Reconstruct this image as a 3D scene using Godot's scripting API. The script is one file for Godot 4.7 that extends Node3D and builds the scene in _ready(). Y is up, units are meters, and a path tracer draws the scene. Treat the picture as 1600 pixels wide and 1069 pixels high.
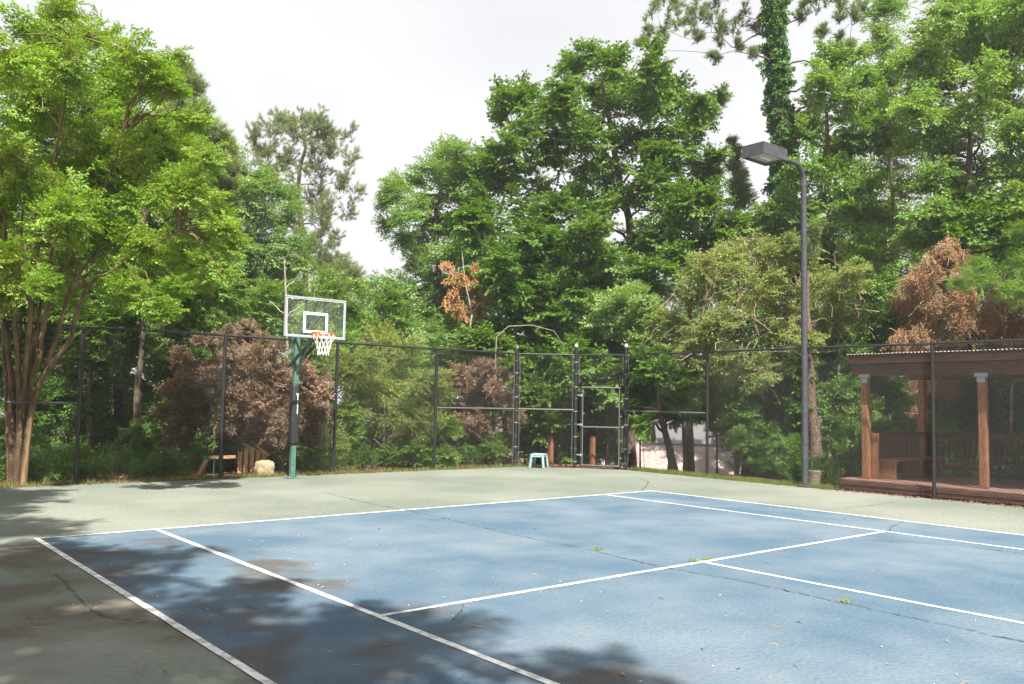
extends Node3D
# A home tennis court with a basketball hoop, chain-link fence, pavilion and woodland. Metres, y up.
# x runs along the far baseline (0 = near end of it on the left), z from the baseline towards the camera.

var rng := RandomNumberGenerator.new()
var M := {}
var used := {}
const SUN := Vector3(-0.24, 0.8, 0.55)
const TOP := 3.06

# name, label, category, leaf kind, group, trunk path, trunk radius, clumps (x, y, z, r), density, spray size, limb size
const TREES := [
	["pine_tree","dark pine rising behind the crape myrtle with needle tufts at its crown edge","tree","pine","pines behind the fence",[5.42,-0.12,-16.26,5.31,2.06,-16.09,5.26,4.97,-15.87,5.56,8.67,-15.28,6.07,11.89,-14.56],0.24,[6.4,12.05,-15.49,0.44,5.89,11.4,-15.11,0.47,6.19,10.81,-13.78,0.42,6.25,10.02,-12.91,0.41,6.64,10.88,-15.91,0.53,7.01,9.86,-14.32,0.43,7.45,9.83,-14.66,0.32,6.87,9.91,-15.58,0.53,7.52,9.25,-14.28,0.32,6.73,8.66,-13.17,0.41,7.14,9.06,-15.68,0.51,7.28,8.52,-13.08,0.27,7.44,8.32,-14.22,0.39,5.73,10.89,-15.23,0.49,6.03,9.93,-15.14,0.59,6.99,7.85,-14.29,0.47,8.01,8.07,-15.11,0.37],1.3,1.1,1.0],
	["broadleaf_tree","slim grey-trunked tree left of the purple bush with dark lower leaves","tree","gum","trees behind the back fence",[4.71,-0.12,-12.25,4.6,2.02,-12.13,4.6,3.37,-12.0,4.67,4.88,-11.8],0.12,[4.98,5.23,-13.13,0.8,5.13,4.67,-10.92,0.74,4.47,4.63,-13.03,0.78,5.0,4.07,-11.94,0.6,5.42,5.15,-10.4,0.66,4.36,3.97,-13.69,0.71,5.79,4.17,-12.29,0.49,5.78,4.53,-10.41,0.58,3.96,4.33,-14.17,0.71],1.0,0.9,1.0],
	["broadleaf_tree","thin dark-stemmed tree between the crape myrtle trunk and the pine trunk","tree","gum","trees behind the back fence",[4.16,-0.12,-14.68,4.04,2.02,-14.55,4.02,4.17,-14.37,4.05,5.96,-14.18],0.09,[3.81,3.38,-13.37,0.78,3.55,3.82,-15.11,0.82,3.16,3.49,-16.33,0.93,4.47,3.07,-13.35,0.53,3.97,2.57,-15.23,0.64,2.73,4.66,-15.27,1.07,2.17,3.85,-17.37,1.13],1.0,1.0,1.0],
	["broadleaf_tree","soft green deciduous tree between the crape myrtle and the lone pine","tree","pale","trees behind the back fence",[11.41,-2.24,-20.45,11.15,3.23,-20.26,10.86,6.43,-20.2,10.57,9.63,-20.15],0.2,[10.31,10.42,-19.61,0.58,9.8,9.67,-19.79,0.82,10.6,9.42,-18.99,0.82,10.34,8.96,-21.72,1.02,11.71,8.87,-20.58,0.97,10.24,7.7,-19.16,1.0,11.49,7.46,-18.82,0.87,10.12,7.47,-21.32,1.05,11.36,6.77,-20.49,1.05,12.02,6.43,-19.02,0.74,10.49,5.92,-20.49,1.04,9.98,6.24,-21.83,1.01,11.6,5.44,-19.45,0.93,11.48,4.82,-21.52,1.03,9.63,4.63,-20.7,0.97,11.79,4.88,-18.15,0.72,9.19,7.99,-20.55,0.97],1.15,1.15,1.0],
	["pine_tree","tall lone pine with open rounded crown against the sky","tree","pine","pines behind the fence",[19.0,-3.65,-31.19,18.68,3.88,-30.89,18.36,8.34,-30.74,17.99,11.08,-30.8,17.76,13.14,-30.8,17.87,15.2,-30.52,17.72,16.4,-30.53],0.28,[18.19,16.97,-31.7,1.1,17.29,16.78,-31.77,0.91,17.94,16.19,-29.02,0.87,15.93,15.77,-30.3,0.87,18.8,15.95,-29.08,0.89,16.27,16.2,-32.97,0.64,19.96,16.13,-29.81,0.73,17.31,15.61,-30.53,0.98,18.49,15.65,-30.65,0.91,16.76,15.58,-32.95,0.83,19.06,14.45,-27.54,0.6,17.03,14.88,-31.43,0.9,19.51,15.16,-30.37,0.91,19.12,14.69,-31.07,0.83,15.66,14.19,-31.12,0.61,16.59,14.06,-31.61,0.71,19.57,13.82,-28.6,0.53,17.43,13.87,-29.89,0.7,19.94,13.73,-30.34,0.64,18.89,13.22,-30.14,0.72,20.1,12.97,-29.16,0.54,16.18,13.07,-31.01,0.53,18.76,12.57,-30.96,0.82,18.49,11.95,-28.22,0.78,20.61,12.37,-30.74,0.56,17.79,12.18,-30.87,0.63,16.75,12.51,-30.23,0.61,18.69,11.59,-29.99,0.71,16.54,15.04,-32.66,0.55,16.21,15.78,-33.39,0.46,19.55,11.03,-31.26,0.92,19.95,10.44,-30.49,0.73,18.22,10.32,-30.1,0.97,18.53,9.43,-29.54,1.06,20.02,9.52,-30.19,0.64,18.02,9.34,-30.74,0.98,19.38,8.73,-30.04,1.08,20.77,8.75,-30.43,0.64,18.03,8.14,-29.19,1.13,17.02,8.42,-29.7,0.86],0.52,1.05,1.0],
	["pine_tree","lower dark pine below the lone pine beside the sky gap","tree","pine","pines behind the fence",[17.65,-2.9,-24.44,17.4,2.44,-24.26,17.22,5.42,-24.13,17.0,7.21,-24.15],0.16,[17.19,7.11,-24.51,0.86,18.16,6.95,-25.0,0.72,16.04,6.46,-23.55,0.91,17.83,6.93,-23.51,0.39,17.04,5.99,-23.85,1.08,15.9,5.62,-24.14,1.07,18.41,6.15,-24.47,0.88],1.2,1.3,1.0],
	["broadleaf_tree","bright green young tree above the backboard top edge","tree","lime","trees behind the back fence",[11.83,-1.04,-14.84,11.57,2.23,-14.78,11.41,3.96,-14.75,11.32,5.04,-14.73],0.08,[11.75,5.64,-16.08,0.59,11.01,5.21,-13.29,0.46,10.34,4.91,-14.18,0.54,11.45,4.71,-14.52,0.61,12.74,4.76,-15.27,0.59,12.15,4.64,-12.76,0.5,12.13,3.95,-13.52,0.6,12.5,4.04,-12.71,0.55,11.65,3.72,-13.93,0.55,12.33,4.94,-12.28,0.37,10.57,5.06,-15.85,0.53,9.67,4.25,-14.6,0.5,13.61,3.53,-14.7,0.59,9.4,5.1,-15.05,0.59,9.28,4.51,-15.73,0.55],1.0,0.9,1.0],
	["dead_snag","bare grey snag with broken forks behind the backboard","snag","none","",[9.8,-0.27,-13.91,9.6,2.17,-13.81,9.44,4.18,-13.77,9.28,6.12,-13.73],0.075,[9.93,5.62,-13.77,0.08,10.03,5.4,-13.08,0.08,10.01,4.8,-13.24,0.08,9.43,4.65,-14.59,0.08,8.97,4.77,-14.07,0.08,9.67,4.67,-11.98,0.08,9.54,6.17,-13.19,0.08],0,1,1.0],
	["broadleaf_tree","dark leafy understory tree directly behind the crape myrtle stems","tree","holly","trees behind the back fence",[2.85,-0.12,-17.09,2.77,1.99,-16.92,2.56,4.23,-16.88,2.59,6.1,-16.68],0.14,[2.75,2.0,-18.23,1.17,3.34,2.2,-16.9,1.04,1.75,2.67,-16.3,1.07,3.76,1.65,-15.57,0.83,3.02,1.09,-15.84,1.0,2.12,0.72,-16.02,0.98,4.2,0.53,-15.77,0.75,5.06,1.27,-16.51,0.68,5.68,1.69,-14.3,0.74,5.62,2.82,-14.89,0.76,5.26,0.37,-15.11,0.68,6.0,0.38,-14.57,0.68,3.76,-0.02,-15.94,0.74,2.61,-0.17,-15.86,0.72],0.9,1.1,1.0],
	["broadleaf_tree","tall shaded tree filling the gap behind the crape myrtle crown","tree","gum","trees behind the back fence",[5.15,-0.77,-23.05,4.99,3.01,-22.8,5.04,6.71,-22.42,5.01,10.19,-22.12],0.2,[3.81,12.75,-23.04,1.63,5.85,12.37,-22.47,1.43,4.8,10.61,-23.18,1.9,6.33,9.64,-20.46,1.37,3.32,9.52,-23.95,1.87,7.32,8.44,-19.24,1.35,5.24,7.91,-20.86,1.57,4.15,6.69,-23.17,1.86,7.03,6.78,-20.91,1.4,8.69,7.51,-21.13,1.21,8.97,5.57,-21.01,1.09,7.89,4.01,-20.36,1.05,9.32,3.6,-19.74,0.94],0.8,1.2,1.0],
	["purple_shrub","broad purple-brown rounded shrub behind the basketball pole","shrub","purple","purple shrubs behind the fence",[5.87,-0.12,-8.39,5.84,0.52,-8.36,5.82,1.43,-8.3],0.06,[5.13,2.62,-9.7,0.53,5.39,2.86,-8.55,0.52,6.1,3.05,-8.38,0.49,6.37,2.89,-7.7,0.46,4.52,2.0,-8.75,0.42,5.43,2.11,-9.38,0.66,5.54,2.25,-7.51,0.67,6.62,2.21,-8.0,0.65,6.63,2.2,-6.67,0.5,4.54,1.4,-9.24,0.3,4.96,1.41,-9.07,0.61,5.37,1.43,-8.15,0.68,5.86,1.45,-7.3,0.67,6.85,1.45,-7.73,0.61,7.17,1.54,-7.14,0.46,7.41,2.08,-7.22,0.34,4.94,0.81,-8.95,0.51,5.65,0.65,-8.97,0.59,6.23,0.74,-8.46,0.59,6.53,0.7,-7.51,0.45,7.33,0.83,-7.82,0.41,5.63,3.28,-9.03,0.28,5.91,3.4,-7.97,0.27,5.27,3.04,-9.3,0.28],1.25,1.0,0.6],
	["purple_shrub","smaller purple-brown shrub draped over the fence bay near the gate","shrub","purple","purple shrubs behind the fence",[13.06,-0.16,-8.3,13.01,0.57,-8.26,12.9,1.87,-8.23],0.07,[12.45,2.8,-7.76,0.51,12.06,2.49,-8.14,0.54,13.33,2.43,-7.83,0.52,12.37,1.95,-9.01,0.56,13.13,1.96,-8.62,0.68,13.01,1.88,-7.28,0.51,14.13,2.04,-7.84,0.38,12.4,1.66,-9.69,0.42,12.28,1.31,-8.24,0.58,12.86,1.24,-7.65,0.55,11.96,1.11,-8.72,0.37,13.09,0.55,-8.67,0.53,13.22,1.34,-7.09,0.36],1.1,1.1,0.6],
	["feathery_conifer","feathery yellow-olive conifer with browned patches between the two purple shrubs","conifer","feather","",[10.07,-0.12,-8.69,10.03,0.42,-8.66,9.98,1.29,-8.62,9.96,2.16,-8.57],0.05,[8.98,2.8,-8.34,0.44,10.16,3.06,-9.19,0.5,10.67,2.89,-8.66,0.5,10.28,2.49,-7.03,0.4,8.82,2.21,-8.43,0.44,9.72,2.24,-8.74,0.56,10.68,2.18,-8.8,0.57,10.64,1.92,-7.41,0.41,9.19,1.45,-8.79,0.51,10.2,1.46,-8.99,0.6,10.09,1.4,-7.37,0.53,9.94,0.74,-9.54,0.57,10.71,0.59,-9.27,0.61,11.15,0.59,-8.47,0.5,10.41,0.1,-9.61,0.47,10.6,0.09,-8.25,0.45,10.76,0.23,-7.27,0.37,9.62,0.11,-9.83,0.39],1.6,1.1,0.7],
	["feathery_conifer","low yellow-green feathery bush beside the foot of the basketball pole","conifer","feather","",[7.84,-0.12,-8.33,7.82,0.17,-8.31,7.82,0.49,-8.28],0.04,[7.43,0.51,-7.98,0.31,7.7,0.67,-7.85,0.35,7.95,0.52,-7.65,0.32,7.91,0.16,-8.4,0.32,8.33,0.15,-7.83,0.26,7.8,0.09,-9.06,0.23],1.1,0.9,0.6],
	["small_shrub","leafy green shrub between the feathery conifer and the fence post","shrub","lime","",[10.05,-0.12,-7.4,10.04,0.08,-7.38,10.02,0.29,-7.38],0.03,[9.94,0.28,-7.7,0.3,9.98,0.43,-7.01,0.33,10.38,0.21,-7.01,0.27,10.77,0.13,-6.99,0.23,8.81,0.99,-8.44,0.27,8.74,1.45,-8.5,0.23,10.75,0.35,-6.69,0.23],0.9,0.8,0.6],
	["small_shrub","clipped green ball shrub below the orange play beam","shrub","gum","",[6.14,-0.12,-9.35,6.13,-0.14,-9.35,6.13,-0.04,-9.35],0.02,[6.17,0.01,-9.45,0.24,6.05,-0.05,-9.48,0.16,6.24,-0.06,-9.29,0.16],1.3,0.6,1.0],
	["dead_snag","slender dying tree with rusty hanging leaves behind the fence","snag","dead","",[13.34,-0.29,-9.12,13.25,2.25,-8.94,13.01,3.39,-9.04,13.09,4.35,-8.88,12.86,5.3,-8.99,12.75,6.16,-9.0],0.055,[12.12,5.17,-8.42,0.3,13.64,5.16,-9.73,0.36,13.32,4.97,-10.3,0.32,13.95,4.68,-9.78,0.32,12.87,4.35,-9.09,0.31,13.56,4.77,-8.81,0.19,12.13,5.59,-8.84,0.15,13.2,5.71,-8.84,0.15],0.55,0.9,0.8],
	["broadleaf_tree","pale airy tree left of the big dark tree with sky showing between limbs","tree","pale","trees behind the back fence",[15.83,-2.21,-14.13,15.58,3.27,-13.95,15.37,6.27,-13.86,15.09,8.58,-13.88,15.26,10.21,-13.59],0.2,[15.85,10.98,-14.66,0.48,14.99,10.13,-12.32,0.45,15.65,10.07,-13.73,0.56,14.52,10.02,-13.6,0.37,14.51,9.62,-14.32,0.28,15.6,9.7,-12.48,0.5,14.44,9.89,-15.16,0.28,13.45,8.92,-14.74,0.23,13.38,8.99,-13.86,0.27,15.33,9.33,-13.86,0.65,16.52,9.35,-14.2,0.67,14.23,8.71,-13.77,0.41,13.27,8.19,-13.24,0.31,17.02,8.65,-13.93,0.77,16.23,8.53,-14.68,0.77,15.4,8.23,-15.16,0.58,14.11,8.08,-15.46,0.28,13.93,7.52,-14.16,0.32,15.82,7.31,-13.27,0.83,14.42,6.85,-12.84,0.71,15.23,6.94,-15.71,0.39,15.62,6.34,-12.02,0.76,15.99,6.26,-14.24,0.85,15.26,6.14,-15.06,0.71,13.44,5.6,-13.69,0.49,13.73,5.33,-14.99,0.37,13.74,4.93,-13.32,0.71,15.91,4.96,-14.5,0.85,15.48,4.98,-11.97,0.75,14.39,4.58,-16.03,0.62,14.47,4.03,-14.4,0.69,14.63,3.74,-12.62,0.66,14.67,3.51,-15.76,0.57],1.0,1.3,1.0],
	["broadleaf_tree","big dark green tree with broad lobed crown in the centre","tree","gum","trees behind the back fence",[20.33,-2.4,-9.06,20.14,2.45,-8.93,20.0,6.25,-8.7,19.77,8.27,-8.7,19.23,10.49,-8.95,18.74,12.95,-9.13],0.26,[19.96,14.53,-10.48,0.57,19.35,14.14,-11.07,0.57,18.5,13.28,-8.0,0.52,19.01,12.82,-7.25,0.52,20.71,13.38,-7.62,0.45,16.33,11.98,-8.52,0.42,19.02,13.19,-9.89,0.6,20.61,13.44,-10.03,0.67,19.85,12.43,-7.89,0.58,22.13,13.16,-8.49,0.62,19.92,11.87,-5.75,0.46,22.96,13.02,-7.38,0.23,22.2,12.17,-7.37,0.37,17.96,12.04,-9.44,0.58,18.82,11.8,-9.04,0.63,20.03,11.9,-8.79,0.68,20.46,11.65,-7.83,0.63,21.5,11.82,-7.53,0.46,17.49,13.34,-12.04,0.52,16.79,12.46,-11.69,0.46,18.39,13.01,-12.3,0.58,17.24,12.2,-12.59,0.52,16.89,11.51,-11.07,0.59,16.33,11.34,-9.12,0.47,17.98,11.41,-10.59,0.59,17.59,10.81,-8.89,0.61,19.15,10.88,-9.19,0.68,20.47,11.08,-8.87,0.64,19.49,10.39,-6.72,0.51,21.61,11.06,-7.7,0.32,15.92,10.51,-10.6,0.44,17.78,10.84,-11.39,0.56,15.8,10.08,-11.3,0.53,16.62,10.98,-13.1,0.28,18.91,10.68,-11.23,0.66,18.58,9.96,-9.4,0.67,20.83,10.54,-10.14,0.62,19.25,9.76,-7.34,0.6,21.73,10.3,-8.44,0.42,16.8,9.88,-11.63,0.5,17.13,9.4,-10.61,0.63,18.57,8.8,-7.16,0.59,22.12,9.74,-8.91,0.57,18.28,9.37,-10.21,0.63,18.55,9.0,-8.89,0.62,16.16,8.05,-8.86,0.58,17.69,8.11,-9.09,0.65,20.95,8.63,-8.36,0.59,21.01,9.19,-10.28,0.58,16.21,8.44,-10.54,0.52,20.39,9.7,-5.97,0.26,20.43,9.9,-5.53,0.21],0.78,1.2,1.0],
	["broadleaf_tree","leafy mid-green tree low in front of the big centre tree","tree","gum","trees behind the back fence",[15.82,-0.95,-8.88,15.73,1.51,-8.77,15.73,3.53,-8.58,15.69,5.55,-8.44],0.15,[14.92,8.33,-10.49,0.55,14.25,7.76,-10.28,0.46,14.97,7.52,-10.02,0.63,14.34,6.85,-8.14,0.66,16.15,7.2,-8.83,0.71,15.46,6.62,-6.78,0.61,14.26,6.65,-9.76,0.61,13.94,6.01,-8.09,0.65,15.6,6.28,-8.66,0.73,17.12,6.28,-8.92,0.72,13.9,5.28,-8.62,0.66,15.93,5.48,-9.63,0.76,15.37,5.14,-7.64,0.67,16.89,5.43,-8.07,0.53,14.94,4.55,-9.56,0.65,15.27,4.4,-8.39,0.68,15.51,4.35,-7.34,0.54,13.76,3.83,-9.03,0.51,14.63,3.66,-8.54,0.59,16.76,3.62,-9.41,0.63,13.96,5.52,-9.99,0.45],1.05,1.1,1.0],
	["broadleaf_tree","dense dark tree right of the centre tree above the vine mound","tree","gum","trees behind the back fence",[20.27,-1.91,-6.48,20.09,2.43,-6.36,19.99,4.94,-6.21,19.9,7.03,-6.1],0.16,[20.97,9.28,-6.29,0.43,18.91,8.1,-5.2,0.52,19.82,8.14,-5.15,0.53,19.87,7.85,-6.61,0.6,20.36,7.61,-5.94,0.63,20.81,7.72,-5.51,0.46,19.17,7.24,-6.84,0.59,19.47,6.75,-6.02,0.66,19.8,6.93,-7.94,0.61,20.73,6.8,-5.96,0.64,18.29,5.97,-5.82,0.64,19.91,5.77,-6.1,0.63,18.19,5.99,-7.06,0.58,18.21,5.43,-6.53,0.57,18.11,6.6,-7.84,0.59,17.6,5.67,-7.63,0.58,20.74,7.06,-5.46,0.5,16.68,6.35,-7.31,0.52],1.1,1.1,1.0],
	["cedar_tree","narrow pointed cedar between the centre tree and the lamp head","tree","cedar","",[24.9,-2.55,-7.87,24.65,3.53,-7.68,24.42,7.35,-7.52,24.08,11.76,-7.4],0.12,[24.24,11.65,-7.52,0.17,23.88,11.08,-7.26,0.24,24.55,10.86,-7.68,0.32,24.34,10.29,-7.47,0.41,24.42,9.77,-7.47,0.48,24.76,9.23,-7.6,0.58,24.24,8.52,-7.46,0.62,24.51,8.51,-7.14,0.52,24.16,7.87,-7.17,0.66],2.6,1.0,1.0],
	["broadleaf_tree","bluish light green bush rising above the gate beside the vine mound","shrub","pale","",[16.42,-0.57,-6.41,16.31,1.56,-6.33,16.25,3.09,-6.24],0.08,[16.41,4.7,-7.15,0.47,15.61,4.6,-5.45,0.48,16.46,4.49,-5.48,0.45,16.44,4.17,-4.92,0.37,16.13,4.2,-7.42,0.43,16.03,4.04,-6.36,0.53,17.17,4.02,-6.38,0.51,16.09,3.59,-4.77,0.4,16.48,3.63,-7.48,0.48,17.13,3.55,-7.01,0.52,15.86,4.66,-4.7,0.33,16.89,5.24,-6.0,0.31],1.15,0.9,0.6],
	["broadleaf_tree","dark understory tree right behind the fence gate with slim stems","tree","gum","trees behind the back fence",[15.18,-0.41,-7.31,15.1,0.59,-7.3,14.96,2.1,-7.27,14.98,3.05,-7.17],0.1,[15.05,2.68,-7.81,0.54,14.42,2.72,-6.03,0.51,15.25,2.57,-5.96,0.52,15.68,2.49,-5.49,0.51,14.42,2.0,-6.55,0.51,16.25,1.94,-7.36,0.55,17.01,1.75,-7.14,0.52,14.12,1.9,-7.17,0.44,15.92,1.34,-7.71,0.47,16.68,1.15,-7.35,0.44,16.43,1.28,-6.17,0.42,14.04,1.16,-7.2,0.41],0.85,1.0,1.0],
	["small_shrub","bright yellow-green bush below the steps beyond the gate","shrub","lime","",[16.04,-0.66,-7.38,16.02,-0.01,-7.37,16.0,0.28,-7.35],0.03,[15.96,0.55,-7.88,0.39,16.41,0.66,-7.5,0.43,17.07,0.46,-7.31,0.4,16.11,0.06,-7.74,0.39,16.54,0.08,-7.21,0.39,17.26,0.57,-7.08,0.32,15.26,0.11,-7.4,0.27,17.0,0.1,-6.7,0.27,16.58,0.98,-6.71,0.31],1.0,0.8,1.0],
	["vine_mound","tangled mound of pale green vines and dry stems behind the fence","vine thicket","vine","",[17.43,-0.16,-2.29,17.43,0.62,-2.22,17.26,1.65,-2.27,17.04,3.02,-2.32],0.11,[17.93,6.18,-2.32,0.43,16.8,5.79,-2.25,0.41,17.52,5.83,-1.35,0.44,17.56,5.67,-0.71,0.4,15.64,5.35,-2.11,0.4,17.7,5.53,-2.37,0.53,18.33,5.37,-1.87,0.53,16.67,5.0,-3.54,0.46,16.28,4.76,-2.28,0.54,16.55,4.55,-1.48,0.56,18.17,4.53,-1.57,0.56,18.98,5.19,-1.19,0.49,18.34,4.7,-0.27,0.47,16.22,4.26,-3.73,0.5,15.86,3.98,-2.57,0.54,16.09,3.78,-1.74,0.56,17.15,3.67,-1.5,0.57,17.26,3.64,-0.63,0.52,19.17,3.95,-0.93,0.52,16.02,3.45,-3.9,0.46,15.67,3.13,-2.74,0.5,16.01,2.96,-1.98,0.53,16.6,2.8,-1.32,0.53,18.08,2.78,-1.33,0.48,19.18,4.26,-0.19,0.44,18.17,5.14,0.19,0.36,16.4,2.49,-3.75,0.46,16.44,2.23,-2.8,0.48,17.91,2.09,-2.72,0.43],1.15,0.95,0.7],
	["slim_tree","dark leaning trunk before the shed roof, thickest of the three","tree","gum","slim dark trunks before the shed",[16.41,-0.18,-3.92,16.27,0.55,-3.97,16.06,1.43,-4.07,15.97,2.31,-4.07],0.13,[14.89,2.44,-3.15,0.4,16.65,2.14,-5.13,0.41,15.3,2.03,-3.06,0.33,16.62,1.58,-5.34,0.34,14.99,2.78,-3.46,0.37,14.78,1.23,-3.7,0.2,16.06,1.58,-5.21,0.29,17.33,1.42,-4.62,0.19],0.8,0.9,1.0],
	["slim_tree","slim upright trunk before the shed roof, middle of the three","tree","gum","slim dark trunks before the shed",[16.91,-0.25,-3.9,16.83,0.72,-3.89,16.73,1.61,-3.88,16.65,2.5,-3.87],0.065,[15.77,2.3,-3.02,0.37,16.32,1.88,-3.14,0.31,16.13,2.83,-3.54,0.35],0.8,0.9,1.0],
	["slim_tree","slim trunk before the shed roof beside the fence post","tree","gum","slim dark trunks before the shed",[17.13,-0.29,-3.85,17.07,0.72,-3.81,17.01,1.62,-3.79,16.93,2.51,-3.77],0.075,[17.61,2.17,-3.81,0.4,17.49,1.63,-3.28,0.29,17.49,2.52,-3.06,0.43,16.86,2.68,-3.46,0.36,16.68,1.16,-2.57,0.2,18.07,1.46,-3.23,0.29,18.21,1.43,-4.34,0.17,18.21,1.62,-4.04,0.19],0.8,0.9,1.0],
	["slim_tree","twisted vine-wrapped trunk left of the lamp post behind the fence","tree","holly","",[17.19,-0.12,-1.82,17.04,0.81,-1.88,16.83,1.65,-1.97,16.66,2.32,-2.05],0.07,[16.3,1.64,-1.99,0.4,16.34,1.49,-1.43,0.33,18.15,2.36,-2.27,0.42,18.38,1.66,-2.12,0.39,17.13,0.94,-2.8,0.31,18.31,0.97,-1.87,0.31,18.75,0.61,-1.96,0.28,17.01,0.51,-1.41,0.23],0.9,0.9,1.0],
	["pine_tree","ivy-wrapped tall pine trunk behind the lamp head","tree","pine","pines behind the fence",[25.1,-2.52,-5.08,24.84,2.56,-5.0,24.29,6.58,-5.09,23.93,8.59,-5.21,23.69,11.5,-5.14,23.33,14.63,-5.15,23.02,17.76,-5.12,22.74,20.89,-5.06],0.27,[20.01,15.49,-7.63,0.64,19.47,15.13,-6.47,0.67,20.57,15.35,-6.53,0.69,21.27,15.34,-6.39,0.64,20.99,15.27,-8.15,0.48,19.76,14.71,-7.92,0.41,18.56,13.63,-7.06,0.28,21.83,14.83,-6.41,0.41,22.87,14.57,-6.48,0.3,20.43,13.28,-5.5,0.28,21.0,14.46,-6.73,0.35,22.92,15.9,-6.52,0.6,23.29,15.59,-5.96,0.42,21.81,13.6,-5.08,0.22,22.03,15.82,-8.12,0.55,21.59,16.13,-6.37,0.76,20.53,16.55,-7.21,0.76,21.86,16.58,-5.5,0.86,25.42,15.3,-4.59,0.42,25.8,15.8,-4.3,0.54,23.72,15.08,-2.78,0.55,25.29,15.37,-3.18,0.41,25.89,16.09,-3.37,0.41,25.9,14.57,-4.49,0.36,24.16,13.6,-4.03,0.29,24.34,13.98,-2.91,0.22,23.36,12.42,-3.76,0.22,23.35,11.99,-3.41,0.22,25.3,14.81,-3.9,0.29,23.63,15.3,-4.14,0.4,23.3,15.93,-3.7,0.73,24.71,18.07,-5.56,0.92,22.14,18.61,-4.66,1.02,21.19,17.94,-5.54,0.96,23.99,18.39,-4.09,0.99,23.43,21.29,-5.25,1.07],0.42,0.95,1.0],
	["broadleaf_tree","vine-hung tree with dark column trunk right of the lamp post","tree","vinetree","vine-hung trees right of the lamp post",[24.01,-2.32,-3.36,23.79,2.52,-3.27,23.52,6.28,-3.15,23.25,8.79,-3.14,23.04,11.5,-3.07],0.2,[23.4,13.06,-3.26,0.47,23.71,13.22,-2.8,0.51,23.93,12.61,-2.37,0.5,21.83,11.69,-2.52,0.52,22.17,11.42,-1.96,0.56,25.58,12.32,-3.01,0.58,23.96,11.74,-4.0,0.53,23.6,11.07,-2.98,0.59,24.44,10.94,-2.54,0.6,23.76,10.85,-4.2,0.48,23.96,10.43,-3.65,0.61,24.45,10.15,-2.89,0.64,25.14,10.83,-2.35,0.52,21.62,9.06,-2.85,0.52,23.81,9.2,-3.12,0.64,22.84,8.65,-1.62,0.6,24.38,8.72,-4.14,0.62,22.52,7.76,-2.08,0.6,24.24,7.83,-2.14,0.58,22.32,7.63,-3.4,0.49,22.6,7.06,-2.78,0.57,22.58,6.63,-1.81,0.55,23.13,6.98,-4.01,0.47,25.59,6.9,-2.63,0.52,24.68,6.47,-3.63,0.52,21.83,8.03,-3.78,0.45,22.97,7.5,-4.87,0.52,22.64,9.08,-4.17,0.34,22.42,8.12,-5.13,0.43],1.15,1.05,1.0],
	["broadleaf_tree","slender light green tree top between the pine and the far tree","tree","pale","vine-hung trees right of the lamp post",[28.29,-2.57,-3.72,28.08,3.57,-3.52,27.84,8.43,-3.27,27.47,13.06,-3.15],0.14,[26.3,15.71,-2.58,0.4,28.05,15.86,-3.52,0.43,28.06,15.08,-3.37,0.47,28.34,14.52,-3.68,0.48,28.45,13.76,-3.5,0.53,28.16,12.71,-3.01,0.56,27.53,12.4,-3.3,0.51,29.03,11.95,-3.56,0.63,28.99,10.89,-3.8,0.68,27.48,9.22,-2.73,0.64,29.27,8.49,-3.85,0.68,28.45,17.63,-3.62,0.44],1.1,1.1,1.0],
	["broadleaf_tree","tall light green tree filling the upper corner above the pavilion","tree","vinetree","vine-hung trees right of the lamp post",[24.69,-1.72,0.5,24.45,3.29,0.61,24.19,5.76,0.63,24.19,8.24,0.85,24.24,11.1,1.16],0.22,[25.0,13.7,-0.75,0.54,22.76,12.22,-0.04,0.46,22.67,13.07,0.85,0.56,24.29,13.82,1.0,0.62,25.14,13.79,1.58,0.66,24.02,12.69,2.65,0.62,24.73,13.01,-0.14,0.65,25.66,13.22,0.35,0.69,25.03,12.48,1.51,0.7,25.89,12.08,1.99,0.7,24.01,11.97,-0.43,0.52,24.35,11.68,0.19,0.63,22.89,10.8,1.69,0.62,25.56,11.22,1.56,0.7,21.6,10.25,0.47,0.44,23.34,10.31,0.33,0.53,25.31,10.56,0.34,0.64,23.52,9.5,1.93,0.62,23.5,9.32,2.67,0.6,23.69,9.75,-0.32,0.47,25.46,9.7,-0.31,0.57,25.5,9.21,0.62,0.6,24.02,8.45,2.06,0.59,22.53,8.31,0.38,0.41,24.4,8.24,0.49,0.5,25.87,8.13,0.83,0.56,23.84,7.34,2.43,0.54,25.31,8.06,-0.57,0.41,26.39,7.61,0.05,0.45,21.18,7.18,0.8,0.32,24.59,15.28,0.34,0.72,26.63,15.77,0.88,0.82,23.43,13.36,3.34,0.7,27.18,12.95,2.29,0.8,26.85,10.82,2.34,0.79,25.6,8.34,2.69,0.75,21.88,6.85,0.11,0.37,26.63,6.87,1.26,0.44],1.15,1.1,1.0],
	["mimosa_tree","bright feathery-leaved sapling above the pavilion roof","tree","mimosa","",[18.05,-0.12,4.8,18.04,2.32,4.97,17.84,3.93,4.95,17.5,4.46,4.71],0.06,[17.04,4.51,3.48,0.17,16.59,4.5,3.96,0.22,16.92,4.59,4.16,0.24,17.54,4.79,4.27,0.25,17.07,4.88,4.75,0.27,17.67,5.76,4.43,0.22,17.82,5.61,4.63,0.27,16.89,4.82,3.95,0.16,16.54,4.28,4.45,0.18,17.27,4.3,4.79,0.32,17.94,5.03,4.94,0.41,17.51,5.77,5.1,0.4],1.0,0.8,1.0],
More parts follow.
